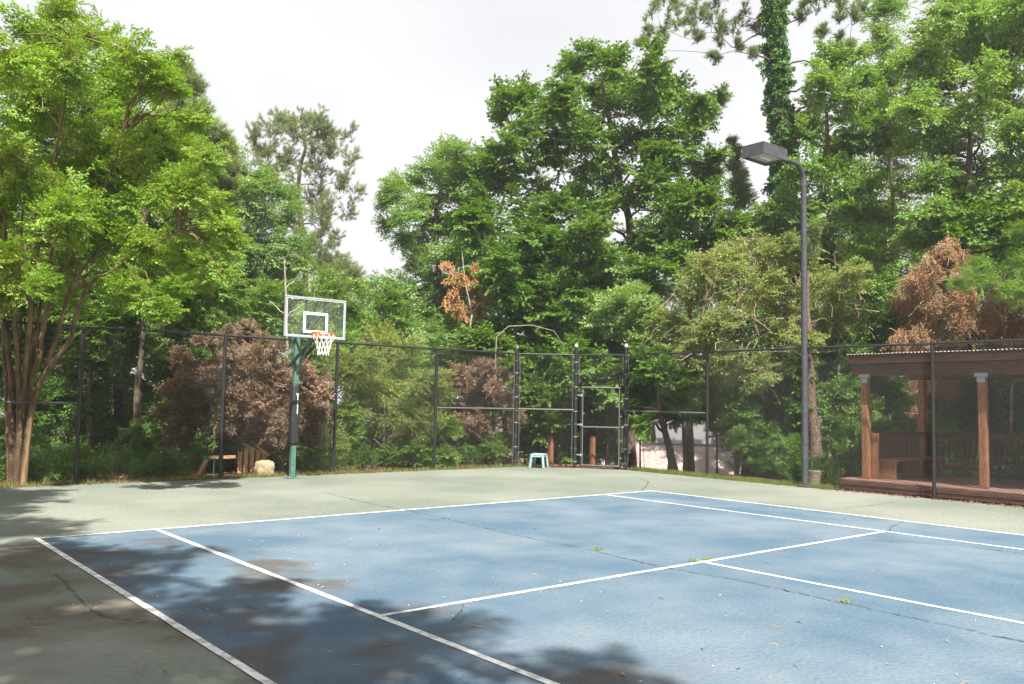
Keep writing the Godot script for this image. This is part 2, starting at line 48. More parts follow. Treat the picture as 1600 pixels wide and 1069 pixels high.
	["dead_vine","rust-brown mass of dead vines hanging behind the pavilion roof","dead vines","deadvine","dead vine masses",[20.42,-0.19,1.53,20.3,1.75,1.58,20.16,3.39,1.62,20.2,4.87,1.78,20.34,5.69,1.98],0.1,[20.17,5.7,1.73,0.33,19.49,5.13,1.7,0.36,21.0,5.22,1.61,0.37,20.59,4.72,1.03,0.41,19.75,4.4,1.97,0.42,20.11,4.48,2.36,0.29,20.37,4.1,0.96,0.44,20.14,3.8,1.63,0.46,21.22,3.95,1.74,0.37,20.0,3.31,1.28,0.43,20.46,3.23,1.73,0.4,19.02,3.49,1.41,0.32,19.3,2.53,1.67,0.29,20.93,2.08,1.26,0.34,19.48,1.58,1.49,0.23,20.08,2.4,1.8,0.26,20.25,4.62,0.76,0.31,19.69,5.04,1.12,0.23,19.92,5.62,2.15,0.26],1.8,0.9,1.0],
	["dead_vine","darker brown dead vines over the far end of the pavilion roof","dead vines","deadvine","dead vine masses",[21.37,-0.2,2.85,21.28,1.78,2.92,21.18,3.39,2.99],0.08,[20.07,4.43,2.98,0.31,20.33,4.5,3.32,0.34,20.78,4.44,3.59,0.38,20.42,4.0,2.69,0.35,21.63,4.01,2.68,0.4,21.41,3.88,3.21,0.39,21.6,3.52,2.37,0.33,20.78,3.36,3.28,0.35,21.07,3.36,3.6,0.38],1.5,0.9,1.0],
	["broadleaf_tree","shaded thicket tree behind the pavilion railing","tree","holly","understory trees on the shaded side",[23.73,-1.07,1.66,23.66,1.06,1.71,23.51,2.49,1.71],0.12,[23.79,2.69,0.65,0.49,22.63,2.47,1.8,0.49,23.64,2.32,2.07,0.5,24.64,2.71,2.22,0.51,22.97,1.77,1.32,0.47,23.69,1.6,1.87,0.5,24.54,1.44,2.22,0.47,22.38,1.06,1.21,0.42,22.23,0.92,2.08,0.41,24.07,0.72,2.05,0.43,22.29,2.47,-0.52,0.45,21.96,1.72,-0.75,0.45,22.4,0.99,-0.4,0.45,21.22,3.16,-0.17,0.4,21.25,0.88,0.85,0.38],0.95,1.0,1.0],
	["broadleaf_tree","shaded understory tree between lamp post and pavilion","tree","holly","understory trees on the shaded side",[19.37,-0.28,-0.66,19.33,0.67,-0.64,19.27,1.7,-0.59,19.16,3.07,-0.56,19.04,4.61,-0.51],0.1,[19.59,3.43,-0.43,0.45,20.61,3.84,-0.32,0.46,20.31,4.31,0.3,0.42,19.88,3.13,-1.55,0.43,20.67,2.96,-0.64,0.47,19.32,2.21,-0.84,0.42,20.02,1.88,-0.49,0.42,17.78,2.01,-0.59,0.36,18.3,1.21,0.09,0.36,19.35,0.99,-1.15,0.35,19.44,0.87,-0.01,0.3,17.73,1.51,-1.02,0.37,17.87,0.69,-0.74,0.3,19.41,4.91,0.4,0.4,20.31,5.35,0.4,0.38],0.95,1.0,1.0],
	["pine_tree","reddish pine trunk behind the lamp post foot","tree","pine","pines behind the fence",[17.75,-0.12,-0.44,17.67,1.03,-0.42,17.55,2.33,-0.4,17.36,4.28,-0.38,17.21,5.91,-0.35],0.17,[17.06,5.71,-0.19,0.23,17.18,5.95,-0.66,0.23,16.51,5.88,0.37,0.22],0.5,0.9,1.0],
	["understory_shrub","shaded shrub at the foot of the crape myrtle trunk","shrub","holly","understory shrubs behind the fence",[1.79,-0.12,-12.72,1.77,0.06,-12.71,1.74,0.53,-12.69],0.035,[2.08,0.43,-12.97,0.34,1.46,0.16,-13.36,0.41,1.83,0.23,-13.33,0.36,1.67,0.83,-11.81,0.34,2.42,-0.06,-12.52,0.34,1.65,0.49,-12.96,0.3,1.01,0.63,-13.19,0.39,1.84,0.08,-11.73,0.29,1.56,0.8,-11.72,0.32],0.9,0.95,0.6],
	["understory_shrub","shaded shrub just right of the crape myrtle trunk","shrub","holly","understory shrubs behind the fence",[4.19,-0.12,-18.59,4.13,0.22,-18.55,4.1,0.82,-18.53],0.035,[4.02,1.33,-19.32,0.44,5.27,0.1,-19.25,0.52,3.04,1.61,-17.69,0.35,4.03,1.2,-17.5,0.45,5.05,0.56,-17.89,0.5,3.6,0.0,-19.34,0.45,3.44,1.39,-18.64,0.43,3.3,0.76,-18.52,0.48,4.59,1.28,-18.19,0.37],0.9,0.95,0.6],
	["understory_shrub","shaded shrub round the pine trunk foot left of the purple shrub","shrub","holly","understory shrubs behind the fence",[5.72,-0.16,-18.63,5.69,-0.33,-18.61,5.66,0.2,-18.59],0.035,[5.73,-0.02,-16.98,0.45,5.44,0.7,-17.44,0.34,6.12,-0.13,-18.72,0.45,6.77,0.76,-19.13,0.48,5.5,0.71,-19.56,0.4,5.62,0.48,-19.94,0.43,6.14,-0.03,-17.32,0.38,5.71,0.43,-17.72,0.34,5.71,-0.02,-18.07,0.42],0.9,0.95,0.6],
	["understory_shrub","leafy dark shrub between pine trunk and purple shrub","shrub","holly","understory shrubs behind the fence",[6.92,-0.23,-17.63,6.83,0.75,-17.56,6.8,1.27,-17.54],0.035,[6.27,1.39,-17.69,0.44,6.84,0.75,-19.12,0.35,6.73,0.76,-17.66,0.35,6.59,1.5,-18.2,0.35,7.66,1.19,-17.51,0.46,7.15,1.65,-18.47,0.37,7.39,1.73,-16.63,0.31,6.67,1.52,-16.36,0.37,6.17,1.28,-17.9,0.34],0.9,0.95,0.6],
	["understory_shrub","low shrub under the left flank of the purple shrub","shrub","holly","understory shrubs behind the fence",[4.72,-0.12,-10.92,4.71,0.09,-10.91,4.69,0.41,-10.9],0.035,[5.01,-0.01,-11.63,0.24,4.43,0.73,-9.63,0.26,4.16,0.88,-10.63,0.22,3.91,0.67,-10.18,0.18,4.34,0.84,-10.47,0.23,4.22,0.71,-9.85,0.25,4.79,0.16,-12.29,0.22,4.47,0.01,-12.18,0.27,4.64,0.4,-10.92,0.21],0.9,0.95,0.6],
	["understory_shrub","green shrub above the left shoulder of the big purple shrub","shrub","holly","understory shrubs behind the fence",[6.37,-0.12,-12.84,6.25,1.58,-12.75,6.22,2.07,-12.73],0.035,[6.65,1.81,-12.72,0.37,6.05,2.65,-12.06,0.38,7.23,2.07,-13.1,0.32,6.37,1.89,-11.67,0.33,6.15,2.8,-13.97,0.33,5.82,2.2,-13.64,0.4,5.51,1.79,-12.6,0.34,6.27,2.71,-13.52,0.42,5.67,1.62,-12.45,0.36],0.9,0.95,0.6],
	["understory_shrub","bright shrub right of the basketball net above the fence","shrub","lime","understory shrubs behind the fence",[11.17,-0.38,-12.77,10.98,2.51,-12.64,10.95,3.01,-12.62],0.035,[10.6,3.33,-13.87,0.33,11.39,2.34,-11.91,0.43,11.56,3.71,-11.8,0.3,10.83,3.38,-12.15,0.44,11.28,3.64,-13.61,0.4,10.02,3.17,-12.25,0.35,9.9,3.38,-12.19,0.32,10.66,2.31,-13.66,0.41,9.89,3.48,-12.09,0.4],0.9,0.95,0.6],
	["understory_shrub","soft green shrub above the feathery conifer","shrub","pale","understory shrubs behind the fence",[13.27,-0.92,-12.32,13.06,2.99,-12.17,13.02,3.52,-12.15],0.035,[13.94,3.33,-13.01,0.44,14.05,3.99,-12.17,0.34,13.38,3.03,-12.33,0.36,12.33,3.36,-12.9,0.46,13.29,4.18,-12.77,0.46,13.43,3.41,-11.11,0.41,12.98,3.97,-10.83,0.41,12.61,3.22,-13.16,0.42,12.28,3.67,-12.42,0.46],0.9,0.95,0.6],
	["understory_shrub","bright shrub left of the rusty dying tree","shrub","lime","understory shrubs behind the fence",[13.65,-0.66,-10.7,13.47,2.37,-10.57,13.44,2.87,-10.55],0.035,[13.94,2.82,-10.59,0.44,13.5,3.24,-10.64,0.32,14.43,2.5,-10.55,0.43,13.64,2.48,-10.99,0.37,13.9,2.94,-9.79,0.37,14.58,3.49,-11.01,0.44,14.49,2.6,-10.89,0.38,12.64,3.28,-10.26,0.43,13.77,2.94,-10.64,0.39],0.9,0.95,0.6],
	["understory_shrub","dark shrub behind the smaller purple shrub","shrub","gum","understory shrubs behind the fence",[14.1,-0.44,-9.0,13.92,2.56,-8.88,13.89,3.05,-8.86],0.035,[12.82,3.57,-8.33,0.42,13.67,3.37,-8.23,0.37,13.48,3.28,-8.26,0.42,13.8,3.35,-9.69,0.41,14.49,2.89,-8.24,0.31,13.45,2.92,-8.25,0.31,13.63,2.74,-9.07,0.4,14.41,2.43,-10.1,0.37,14.95,2.54,-8.66,0.42],0.9,0.95,0.6],
	["understory_shrub","lime shrub at the left foot of the smaller purple shrub","shrub","lime","understory shrubs behind the fence",[12.03,-0.12,-8.76,12.0,0.2,-8.74,11.98,0.57,-8.72],0.035,[11.3,0.17,-7.7,0.28,12.81,0.79,-9.43,0.26,12.34,0.33,-9.38,0.27,11.18,0.82,-8.82,0.27,12.33,0.75,-9.03,0.29,12.2,0.06,-9.35,0.23,12.32,1.04,-9.46,0.28,11.51,0.99,-7.79,0.24,12.0,1.0,-8.04,0.28],0.9,0.95,0.6],
	["understory_shrub","lime shrub at the base of the smaller purple shrub stems","shrub","lime","understory shrubs behind the fence",[13.02,-0.13,-7.94,13.01,-0.2,-7.93,12.99,0.13,-7.92],0.035,[12.63,0.07,-8.2,0.26,12.95,0.5,-7.46,0.27,13.8,0.52,-7.9,0.22,12.86,-0.03,-8.66,0.3,12.72,0.5,-8.02,0.23,13.11,0.56,-7.71,0.29,12.33,0.45,-6.82,0.24,13.19,-0.38,-9.13,0.29,12.96,0.48,-7.69,0.21],0.9,0.95,0.6],
	["understory_shrub","dark shrub behind the plastic stool","shrub","holly","understory shrubs behind the fence",[14.52,-0.37,-8.0,14.49,0.19,-7.97,14.46,0.57,-7.96],0.035,[14.04,0.75,-7.36,0.29,13.52,0.52,-7.96,0.25,13.18,0.49,-7.56,0.32,15.09,0.97,-7.53,0.27,14.49,0.75,-8.06,0.32,14.71,0.76,-8.69,0.29,15.61,0.57,-8.36,0.32,14.21,0.8,-7.73,0.24,14.18,0.44,-7.64,0.25],0.9,0.95,0.6],
	["understory_shrub","dark leafy shrub above the plastic stool at rail height","shrub","gum","understory shrubs behind the fence",[15.16,-0.5,-7.86,14.99,2.49,-7.73,14.95,3.07,-7.71],0.035,[15.93,3.19,-8.32,0.5,14.87,2.88,-7.95,0.41,13.64,2.7,-7.56,0.34,15.78,2.65,-8.23,0.4,14.92,2.28,-7.42,0.5,16.09,3.49,-8.2,0.46,15.31,3.19,-7.03,0.51,15.9,3.52,-7.15,0.43,15.63,2.49,-8.59,0.44],0.9,0.95,0.6],
	["understory_shrub","dark leafy shrub seen above the gate leaf","shrub","gum","understory shrubs behind the fence",[16.49,-0.72,-7.01,16.33,2.33,-6.89,16.29,2.91,-6.87],0.035,[17.23,2.58,-6.4,0.49,16.67,3.56,-7.02,0.4,15.32,3.21,-6.68,0.49,15.79,3.12,-6.29,0.46,17.51,2.44,-7.24,0.47,16.21,2.82,-5.56,0.48,16.79,3.06,-6.53,0.37,16.97,2.41,-7.58,0.46,17.09,3.68,-7.44,0.47],0.9,0.95,0.6],
	["understory_shrub","dark shrub behind the right gate post","shrub","gum","understory shrubs behind the fence",[17.92,-1.08,-6.47,17.77,2.07,-6.37,17.74,2.57,-6.35],0.035,[17.84,2.03,-5.7,0.34,18.79,1.88,-6.63,0.42,16.88,2.19,-6.65,0.35,17.57,2.96,-6.93,0.42,17.75,2.91,-5.48,0.44,18.69,2.11,-6.33,0.43,16.89,2.19,-6.14,0.43,19.24,2.13,-6.34,0.39,18.01,2.4,-5.65,0.42],0.9,0.95,0.6],
	["understory_shrub","shrub under the vine mound above the shed roof","shrub","holly","understory shrubs behind the fence",[19.33,-1.11,-4.64,19.19,2.06,-4.54,19.15,2.59,-4.52],0.035,[19.15,3.24,-3.27,0.46,18.12,3.12,-3.7,0.43,18.17,1.98,-4.07,0.36,18.77,1.97,-3.49,0.45,18.27,1.86,-4.52,0.41,20.34,2.7,-4.36,0.35,19.96,2.74,-5.25,0.48,20.25,2.32,-4.4,0.47,19.07,2.56,-3.67,0.46],0.9,0.95,0.6],
	["understory_shrub","low shrub left of the lamp post near the ground","shrub","holly","understory shrubs behind the fence",[16.76,-0.12,-1.53,16.73,0.56,-1.51,16.71,0.84,-1.49],0.035,[16.54,1.1,-0.83,0.24,17.76,1.1,-1.79,0.2,16.14,0.99,-1.61,0.24,16.26,0.81,-0.87,0.17,16.1,0.76,-1.45,0.19,17.55,0.76,-2.13,0.19,15.4,0.92,-1.03,0.2,17.12,0.67,-1.89,0.22,17.64,1.08,-1.88,0.2],0.9,0.95,0.6],
	["understory_shrub","low shrub directly beside the lamp post foot","shrub","holly","understory shrubs behind the fence",[16.32,-0.12,-0.59,16.3,0.42,-0.57,16.28,0.73,-0.56],0.035,[17.81,0.43,-0.86,0.29,16.5,0.73,-1.29,0.25,16.95,0.74,-0.32,0.26,16.67,0.67,-0.55,0.26,16.62,0.44,-1.1,0.25,17.14,0.39,-1.47,0.2,16.19,0.58,-0.14,0.23,17.32,0.98,-1.28,0.22,15.27,0.44,-0.25,0.22],0.9,0.95,0.6],
	["understory_shrub","shaded shrub behind the lamp post at fence height","shrub","holly","understory shrubs behind the fence",[18.55,-0.22,-1.35,18.43,1.89,-1.27,18.41,2.36,-1.25],0.035,[18.71,1.86,-2.06,0.34,18.25,2.55,-1.61,0.34,18.34,2.11,-0.86,0.39,17.7,2.04,-1.18,0.4,20.2,2.86,-1.32,0.3,18.3,2.82,-0.91,0.3,19.33,3.05,-2.06,0.35,19.81,2.43,-1.41,0.31,17.45,2.58,-0.91,0.34],0.9,0.95,0.6],
	["understory_shrub","shaded shrub left of the pavilion roof corner","shrub","holly","understory shrubs behind the fence",[20.56,-0.64,-0.98,20.42,2.24,-0.89,20.39,2.78,-0.86],0.035,[21.06,2.48,-0.51,0.36,20.82,3.02,-0.77,0.36,20.24,2.29,-0.56,0.39,21.18,2.98,-0.66,0.48,21.24,3.3,-0.54,0.48,20.47,3.26,-0.3,0.33,20.5,2.2,-0.34,0.37,18.94,2.07,-0.52,0.42,19.47,3.41,-1.49,0.4],0.9,0.95,0.6],
	["understory_shrub","low shrub at the deck corner of the pavilion","shrub","holly","understory shrubs behind the fence",[18.84,-0.13,0.21,18.82,0.53,0.23,18.79,0.89,0.25],0.035,[18.92,0.47,0.42,0.27,19.59,0.81,0.17,0.32,18.34,1.23,0.76,0.25,18.75,0.46,0.95,0.25,19.31,0.98,0.4,0.32,18.41,1.27,1.04,0.31,19.8,0.96,0.13,0.26,17.89,0.55,0.31,0.29,19.22,1.16,0.76,0.26],0.9,0.95,0.6],
	["understory_shrub","shaded shrub behind the first pavilion post","shrub","holly","understory shrubs behind the fence",[22.51,-1.24,-0.66,22.41,1.54,-0.59,22.38,2.1,-0.57],0.035,[21.0,2.11,-0.31,0.37,21.32,1.96,-0.59,0.36,22.25,2.11,-1.16,0.45,23.69,1.85,-0.53,0.51,21.68,1.84,0.45,0.39,21.79,2.09,-1.37,0.42,22.37,1.99,0.26,0.38,22.21,2.71,0.29,0.37,21.75,2.89,-1.39,0.5],0.9,0.95,0.6],
	["understory_shrub","low shrub behind the pavilion bench","shrub","holly","understory shrubs behind the fence",[20.55,-0.28,0.98,20.53,0.36,0.99,20.51,0.73,1.01],0.035,[21.06,0.32,0.42,0.34,19.54,1.17,1.8,0.28,20.84,0.24,1.01,0.24,21.19,0.95,0.62,0.24,19.82,0.72,1.26,0.24,19.99,1.17,0.6,0.33,20.16,0.83,1.16,0.33,19.92,1.18,1.93,0.22,20.55,0.25,0.98,0.29],0.9,0.95,0.6],
	["understory_shrub","shaded shrub behind the pavilion middle","shrub","holly","understory shrubs behind the fence",[23.95,-1.45,0.53,23.87,1.2,0.59,23.84,1.76,0.61],0.035,[22.3,1.59,0.72,0.41,23.14,1.64,0.5,0.47,22.72,1.27,0.08,0.49,23.77,1.37,1.64,0.38,23.16,1.69,1.11,0.42,25.13,1.18,0.1,0.48,23.71,1.69,0.38,0.4,23.3,2.21,1.75,0.34,22.75,2.25,1.06,0.37],0.9,0.95,0.6],
	["understory_shrub","shaded shrub behind the second pavilion post","shrub","holly","understory shrubs behind the fence",[24.14,-1.13,2.01,24.07,1.25,2.06,24.03,1.79,2.08],0.035,[23.87,1.97,2.08,0.43,24.45,2.27,2.22,0.34,24.76,1.97,1.81,0.39,25.34,1.39,1.68,0.35,24.28,2.24,1.15,0.44,22.91,1.44,2.37,0.42,23.17,1.15,2.58,0.33,25.7,2.42,1.94,0.34,24.88,1.67,1.15,0.48],0.9,0.95,0.6],
	["understory_shrub","low shrub behind the pavilion back railing","shrub","holly","understory shrubs behind the fence",[22.1,-0.42,2.27,22.1,0.18,2.28,22.08,0.43,2.29],0.035,[22.19,0.36,1.67,0.3,21.6,0.55,2.99,0.26,22.6,0.34,2.04,0.24,21.16,0.36,2.4,0.23,23.37,0.02,1.87,0.25,22.46,0.12,2.01,0.21,22.43,0.26,2.77,0.27,21.23,0.74,2.76,0.21,21.93,0.13,2.67,0.23],0.9,0.95,0.6],
	["understory_shrub","green shrub behind the top of the big purple shrub","shrub","holly","understory shrubs behind the fence",[8.59,-0.12,-12.29,8.44,2.04,-12.19,8.41,2.5,-12.17],0.035,[8.17,2.83,-11.08,0.35,8.08,2.13,-12.97,0.3,9.01,2.29,-11.93,0.35,8.68,2.04,-10.86,0.37,9.33,2.06,-12.42,0.38,8.89,2.35,-11.38,0.4,8.28,2.53,-11.86,0.39,8.46,2.21,-13.16,0.33,8.4,2.5,-13.55,0.31],0.9,0.95,0.6],
	["understory_shrub","bright shrub directly behind the backboard pole","shrub","lime","understory shrubs behind the fence",[10.24,-0.3,-13.54,10.02,2.94,-13.39,10.0,3.39,-13.37],0.035,[10.31,3.52,-12.35,0.37,9.72,2.93,-12.13,0.34,10.34,2.89,-14.18,0.35,10.32,3.63,-14.09,0.31,10.48,3.44,-13.3,0.37,9.56,2.77,-13.3,0.31,9.61,3.94,-12.31,0.37,10.27,3.17,-13.14,0.4,10.23,3.1,-11.9,0.34],0.9,0.95,0.6],
	["understory_shrub","pale shrub behind the feathery conifer top","shrub","pale","understory shrubs behind the fence",[11.42,-0.22,-11.25,11.27,1.91,-11.14,11.24,2.4,-11.12],0.035,[10.8,2.71,-11.38,0.32,12.33,2.49,-11.07,0.41,11.87,1.81,-10.53,0.33,10.9,2.58,-12.08,0.38,11.4,2.07,-10.04,0.33,10.21,2.5,-11.0,0.29,11.52,2.45,-11.82,0.41,11.14,2.62,-11.89,0.39,11.32,2.0,-11.72,0.4],0.9,0.95,0.6],
	["woodland_tree","far woodland tree behind the crape myrtle at the picture edge","tree","pale","far woodland trees",[8.1,-3.81,-48.17,7.82,1.5,-47.98,7.22,11.58,-47.55],0.2,[6.25,13.33,-49.77,1.24,7.2,14.9,-49.78,1.2,8.65,14.36,-48.07,1.06,6.65,11.83,-50.55,1.14,6.92,11.32,-46.1,1.33,9.29,12.21,-48.37,1.25,5.79,10.03,-46.3,1.18,6.78,9.6,-45.66,1.0,9.0,9.58,-47.13,1.11,6.59,7.72,-49.39,1.03,7.84,9.36,-49.22,1.24,9.05,8.68,-48.46,1.17,6.16,6.33,-46.62,1.03,7.56,6.77,-46.87,1.31,8.59,6.53,-46.62,1.32,5.99,4.38,-46.73,1.06,7.16,4.46,-47.87,1.04,8.94,4.63,-44.71,1.34,6.09,2.18,-47.37,1.19,7.76,2.95,-49.63,1.31,8.88,2.78,-44.74,1.06,6.68,1.38,-49.44,1.29,8.2,1.56,-49.38,1.36,8.71,1.12,-46.02,1.3,6.59,-1.13,-49.7,1.26,8.1,-0.86,-46.3,1.26,9.46,-0.37,-46.21,1.28,6.98,-2.5,-48.66,1.22,7.88,-2.61,-47.15,1.12,9.62,-2.11,-48.75,1.21],0.6,1.7,1.0],
	["woodland_tree","far woodland tree behind the crape myrtle stems","tree","gum","far woodland trees",[10.86,-3.72,-43.24,10.59,1.58,-43.05,10.1,9.79,-42.71],0.2,[8.47,10.75,-41.8,1.27,10.12,11.69,-43.94,1.07,11.59,12.04,-41.49,1.13,8.26,9.28,-43.04,1.26,10.09,10.51,-44.41,1.1,11.44,9.87,-41.85,1.02,9.1,8.31,-43.09,1.13,9.7,9.11,-42.8,1.04,11.84,7.9,-43.59,1.35,9.09,6.49,-44.41,1.23,10.28,6.95,-41.33,1.24,11.86,6.47,-43.17,1.28,9.17,4.48,-44.21,1.24,9.72,5.61,-42.35,1.01,11.09,4.99,-40.71,0.97,9.36,2.89,-46.14,1.35,10.55,3.63,-43.99,1.15,12.55,2.76,-43.94,1.38,9.67,0.99,-46.42,1.14,11.28,2.05,-44.59,1.34,12.45,1.04,-43.96,1.22,9.37,-0.48,-44.85,1.0,9.95,0.02,-41.93,1.12,12.11,0.16,-41.24,1.17,9.91,-2.42,-46.11,1.29,10.5,-1.68,-41.85,1.13,11.83,-1.74,-40.71,1.15,9.39,-3.39,-42.54,1.3,10.93,-3.84,-42.29,1.07,12.69,-3.76,-44.25,1.03],0.6,1.7,1.0],
	["woodland_tree","far woodland tree behind the slim grey trunk","tree","pale","far woodland trees",[14.31,-3.88,-40.37,14.04,1.67,-40.18,13.73,6.89,-39.96],0.2,[11.5,8.72,-39.83,1.26,13.87,9.17,-41.95,1.1,14.64,9.1,-39.47,1.24,12.19,6.8,-40.18,1.12,13.47,7.41,-39.99,1.31,14.58,6.68,-38.55,1.05,12.16,5.38,-40.97,1.0,14.25,5.88,-39.95,1.04,14.17,5.65,-37.84,1.02,13.01,3.44,-42.79,1.38,13.54,4.17,-37.69,1.15,15.39,4.0,-38.25,1.28,12.94,1.46,-42.31,1.11,13.83,2.25,-39.18,0.99,15.96,1.49,-40.02,1.18,12.25,-0.36,-39.6,1.07,14.91,0.62,-41.45,1.14,15.8,0.59,-40.76,1.11,12.37,-1.1,-40.48,1.15,14.79,-0.73,-42.4,1.07,16.48,-1.26,-40.62,1.15,13.64,-2.99,-41.89,1.14,14.54,-2.34,-40.14,1.0,16.29,-3.57,-39.77,1.09],0.6,1.7,1.0],
	["woodland_tree","far woodland tree left of the lone pine foot","tree","gum","far woodland trees",[18.11,-4.35,-42.44,17.82,1.72,-42.24,17.51,6.96,-42.02],0.2,[15.35,8.92,-41.27,1.36,17.76,9.91,-41.57,1.26,18.13,8.91,-40.11,1.33,16.27,7.39,-42.96,1.18,17.15,7.59,-41.37,1.31,19.38,7.34,-41.16,1.24,16.22,5.39,-44.84,1.47,17.17,5.52,-40.92,1.27,19.74,4.95,-42.47,1.19,16.83,2.87,-45.4,1.3,18.78,4.35,-43.54,1.41,19.76,3.45,-42.65,1.45,16.65,1.41,-45.36,1.19,17.08,1.58,-40.74,1.17,19.36,2.11,-40.59,1.45,17.23,-0.64,-43.81,1.14,18.2,0.48,-42.59,1.21,18.17,0.23,-39.71,1.08,16.4,-2.68,-43.85,1.15,18.63,-1.18,-42.98,1.09,18.85,-2.67,-41.04,1.37,16.6,-4.73,-44.76,1.16,17.68,-3.63,-41.98,1.12,19.7,-3.8,-40.25,1.26],0.6,1.7,1.0],
	["woodland_tree","far woodland tree under the lone pine crown","tree","pale","far woodland trees",[21.21,-4.4,-39.85,20.92,1.8,-39.65,20.71,5.43,-39.49],0.2,[19.95,7.78,-42.21,1.39,21.63,7.9,-40.32,1.11,23.09,7.38,-39.64,1.29,19.28,5.74,-40.17,1.17,19.97,6.37,-37.9,1.25,21.86,5.85,-38.71,1.42,20.27,4.01,-42.55,1.38,22.0,3.73,-40.74,1.42,22.71,3.63,-39.89,1.32,19.47,1.52,-41.89,1.28,20.05,1.99,-37.69,1.04,22.89,1.22,-40.38,1.21,18.64,0.47,-39.26,1.14,21.08,0.99,-39.75,1.17,22.03,0.4,-38.42,1.36,20.75,-2.53,-41.87,1.26,20.18,-1.18,-38.94,1.23,21.77,-2.05,-37.37,1.31,19.45,-3.56,-38.95,1.11,21.89,-3.79,-40.11,1.11,22.81,-4.02,-39.8,1.41],0.6,1.7,1.0],
	["woodland_tree","far woodland tree below the sky gap left side","tree","gum","far woodland trees",[22.06,-4.2,-33.89,21.79,1.86,-33.7,21.65,4.1,-33.61],0.2,[20.74,6.43,-34.5,1.05,21.51,6.29,-33.67,1.27,21.99,5.75,-30.85,1.02,19.62,3.96,-32.81,1.28,20.56,4.92,-32.32,1.07,22.4,4.21,-31.96,1.02,21.25,2.08,-35.81,1.0,21.49,3.33,-32.32,1.06,22.5,2.55,-31.68,1.03,20.44,0.35,-34.0,1.04,21.97,1.15,-34.79,1.05,24.14,0.36,-33.38,1.31,21.43,-1.44,-36.65,1.16,22.62,-0.15,-35.23,1.02,24.32,-0.68,-34.23,1.38,21.07,-2.86,-35.41,1.32,21.3,-1.63,-33.01,1.03,24.11,-2.4,-34.24,1.11],0.6,1.7,1.0],
	["woodland_tree","far woodland tree below the sky gap beside the pale tree","tree","pale","far woodland trees",[23.56,-4.08,-30.01,23.3,1.91,-29.83,23.22,3.35,-29.76],0.2,[22.94,5.3,-32.06,1.09,22.1,5.34,-28.59,1.25,25.1,4.83,-30.43,1.26,22.85,3.4,-32.09,1.16,23.57,3.82,-31.19,1.33,24.31,3.47,-28.08,1.08,23.04,2.29,-31.77,1.03,22.95,2.04,-28.36,1.2,23.88,2.28,-27.74,1.1,22.67,0.52,-31.55,1.13,23.42,1.04,-29.08,0.94,24.67,-0.07,-29.66,1.27,21.36,-1.83,-30.12,0.99,22.68,-1.28,-28.57,0.94,25.85,-2.03,-30.6,1.1,23.63,-3.35,-32.61,1.32,23.97,-3.17,-30.83,0.98,24.29,-2.7,-28.49,1.06],0.6,1.7,1.0],
	["woodland_tree","far woodland tree behind the pale airy tree","tree","gum","far woodland trees",[27.22,-4.35,-29.58,26.95,1.99,-29.39,26.78,4.97,-29.26],0.2,[25.25,7.01,-30.27,1.13,26.35,7.04,-28.41,1.05,28.39,6.6,-28.27,1.14,25.51,5.39,-30.49,1.29,27.39,5.83,-30.43,1.36,27.03,5.31,-27.2,1.08,26.28,3.2,-31.42,1.15,27.98,4.4,-30.55,1.36,27.24,3.37,-27.11,1.11,25.84,1.22,-31.15,1.16,25.43,2.2,-28.01,1.11,27.97,2.08,-28.21,1.3,24.58,-0.33,-29.42,1.09,26.65,0.17,-28.89,0.97,29.61,-0.1,-30.03,1.18,25.34,-1.31,-30.82,1.15,26.59,-1.14,-28.84,1.0,28.45,-1.99,-28.68,1.28,26.63,-3.08,-31.15,1.12,26.24,-3.26,-28.2,1.14,29.38,-3.8,-29.02,1.02],0.6,1.7,1.0],
	["woodland_tree","far woodland tree behind the left lobe of the big centre tree","tree","pale","far woodland trees",[27.24,-4.04,-24.31,26.99,2.02,-24.13,26.66,7.51,-23.9],0.2,[26.43,9.26,-25.37,1.13,25.19,8.85,-22.52,1.19,26.27,8.86,-21.38,0.87,26.35,7.55,-25.59,1.0,26.3,7.83,-22.95,1.19,28.34,8.08,-22.97,0.98,26.59,6.6,-25.71,0.97,27.72,6.2,-24.46,1.0,26.75,6.34,-21.88,0.91,24.63,4.24,-24.49,1.08,27.22,4.55,-25.08,1.09,29.29,4.39,-24.3,1.0,25.31,2.89,-24.01,1.04,27.77,3.57,-25.75,1.09,28.05,2.91,-22.67,1.08,25.95,1.34,-24.86,0.9,27.7,1.21,-24.87,0.93,28.42,1.13,-23.45,1.07,25.24,-0.33,-24.98,0.91,27.88,0.2,-25.89,0.99,28.31,-0.74,-23.21,0.97,27.56,-1.89,-26.42,1.23,27.75,-1.83,-24.9,1.21,28.64,-1.49,-23.04,1.2],0.6,1.7,1.0],
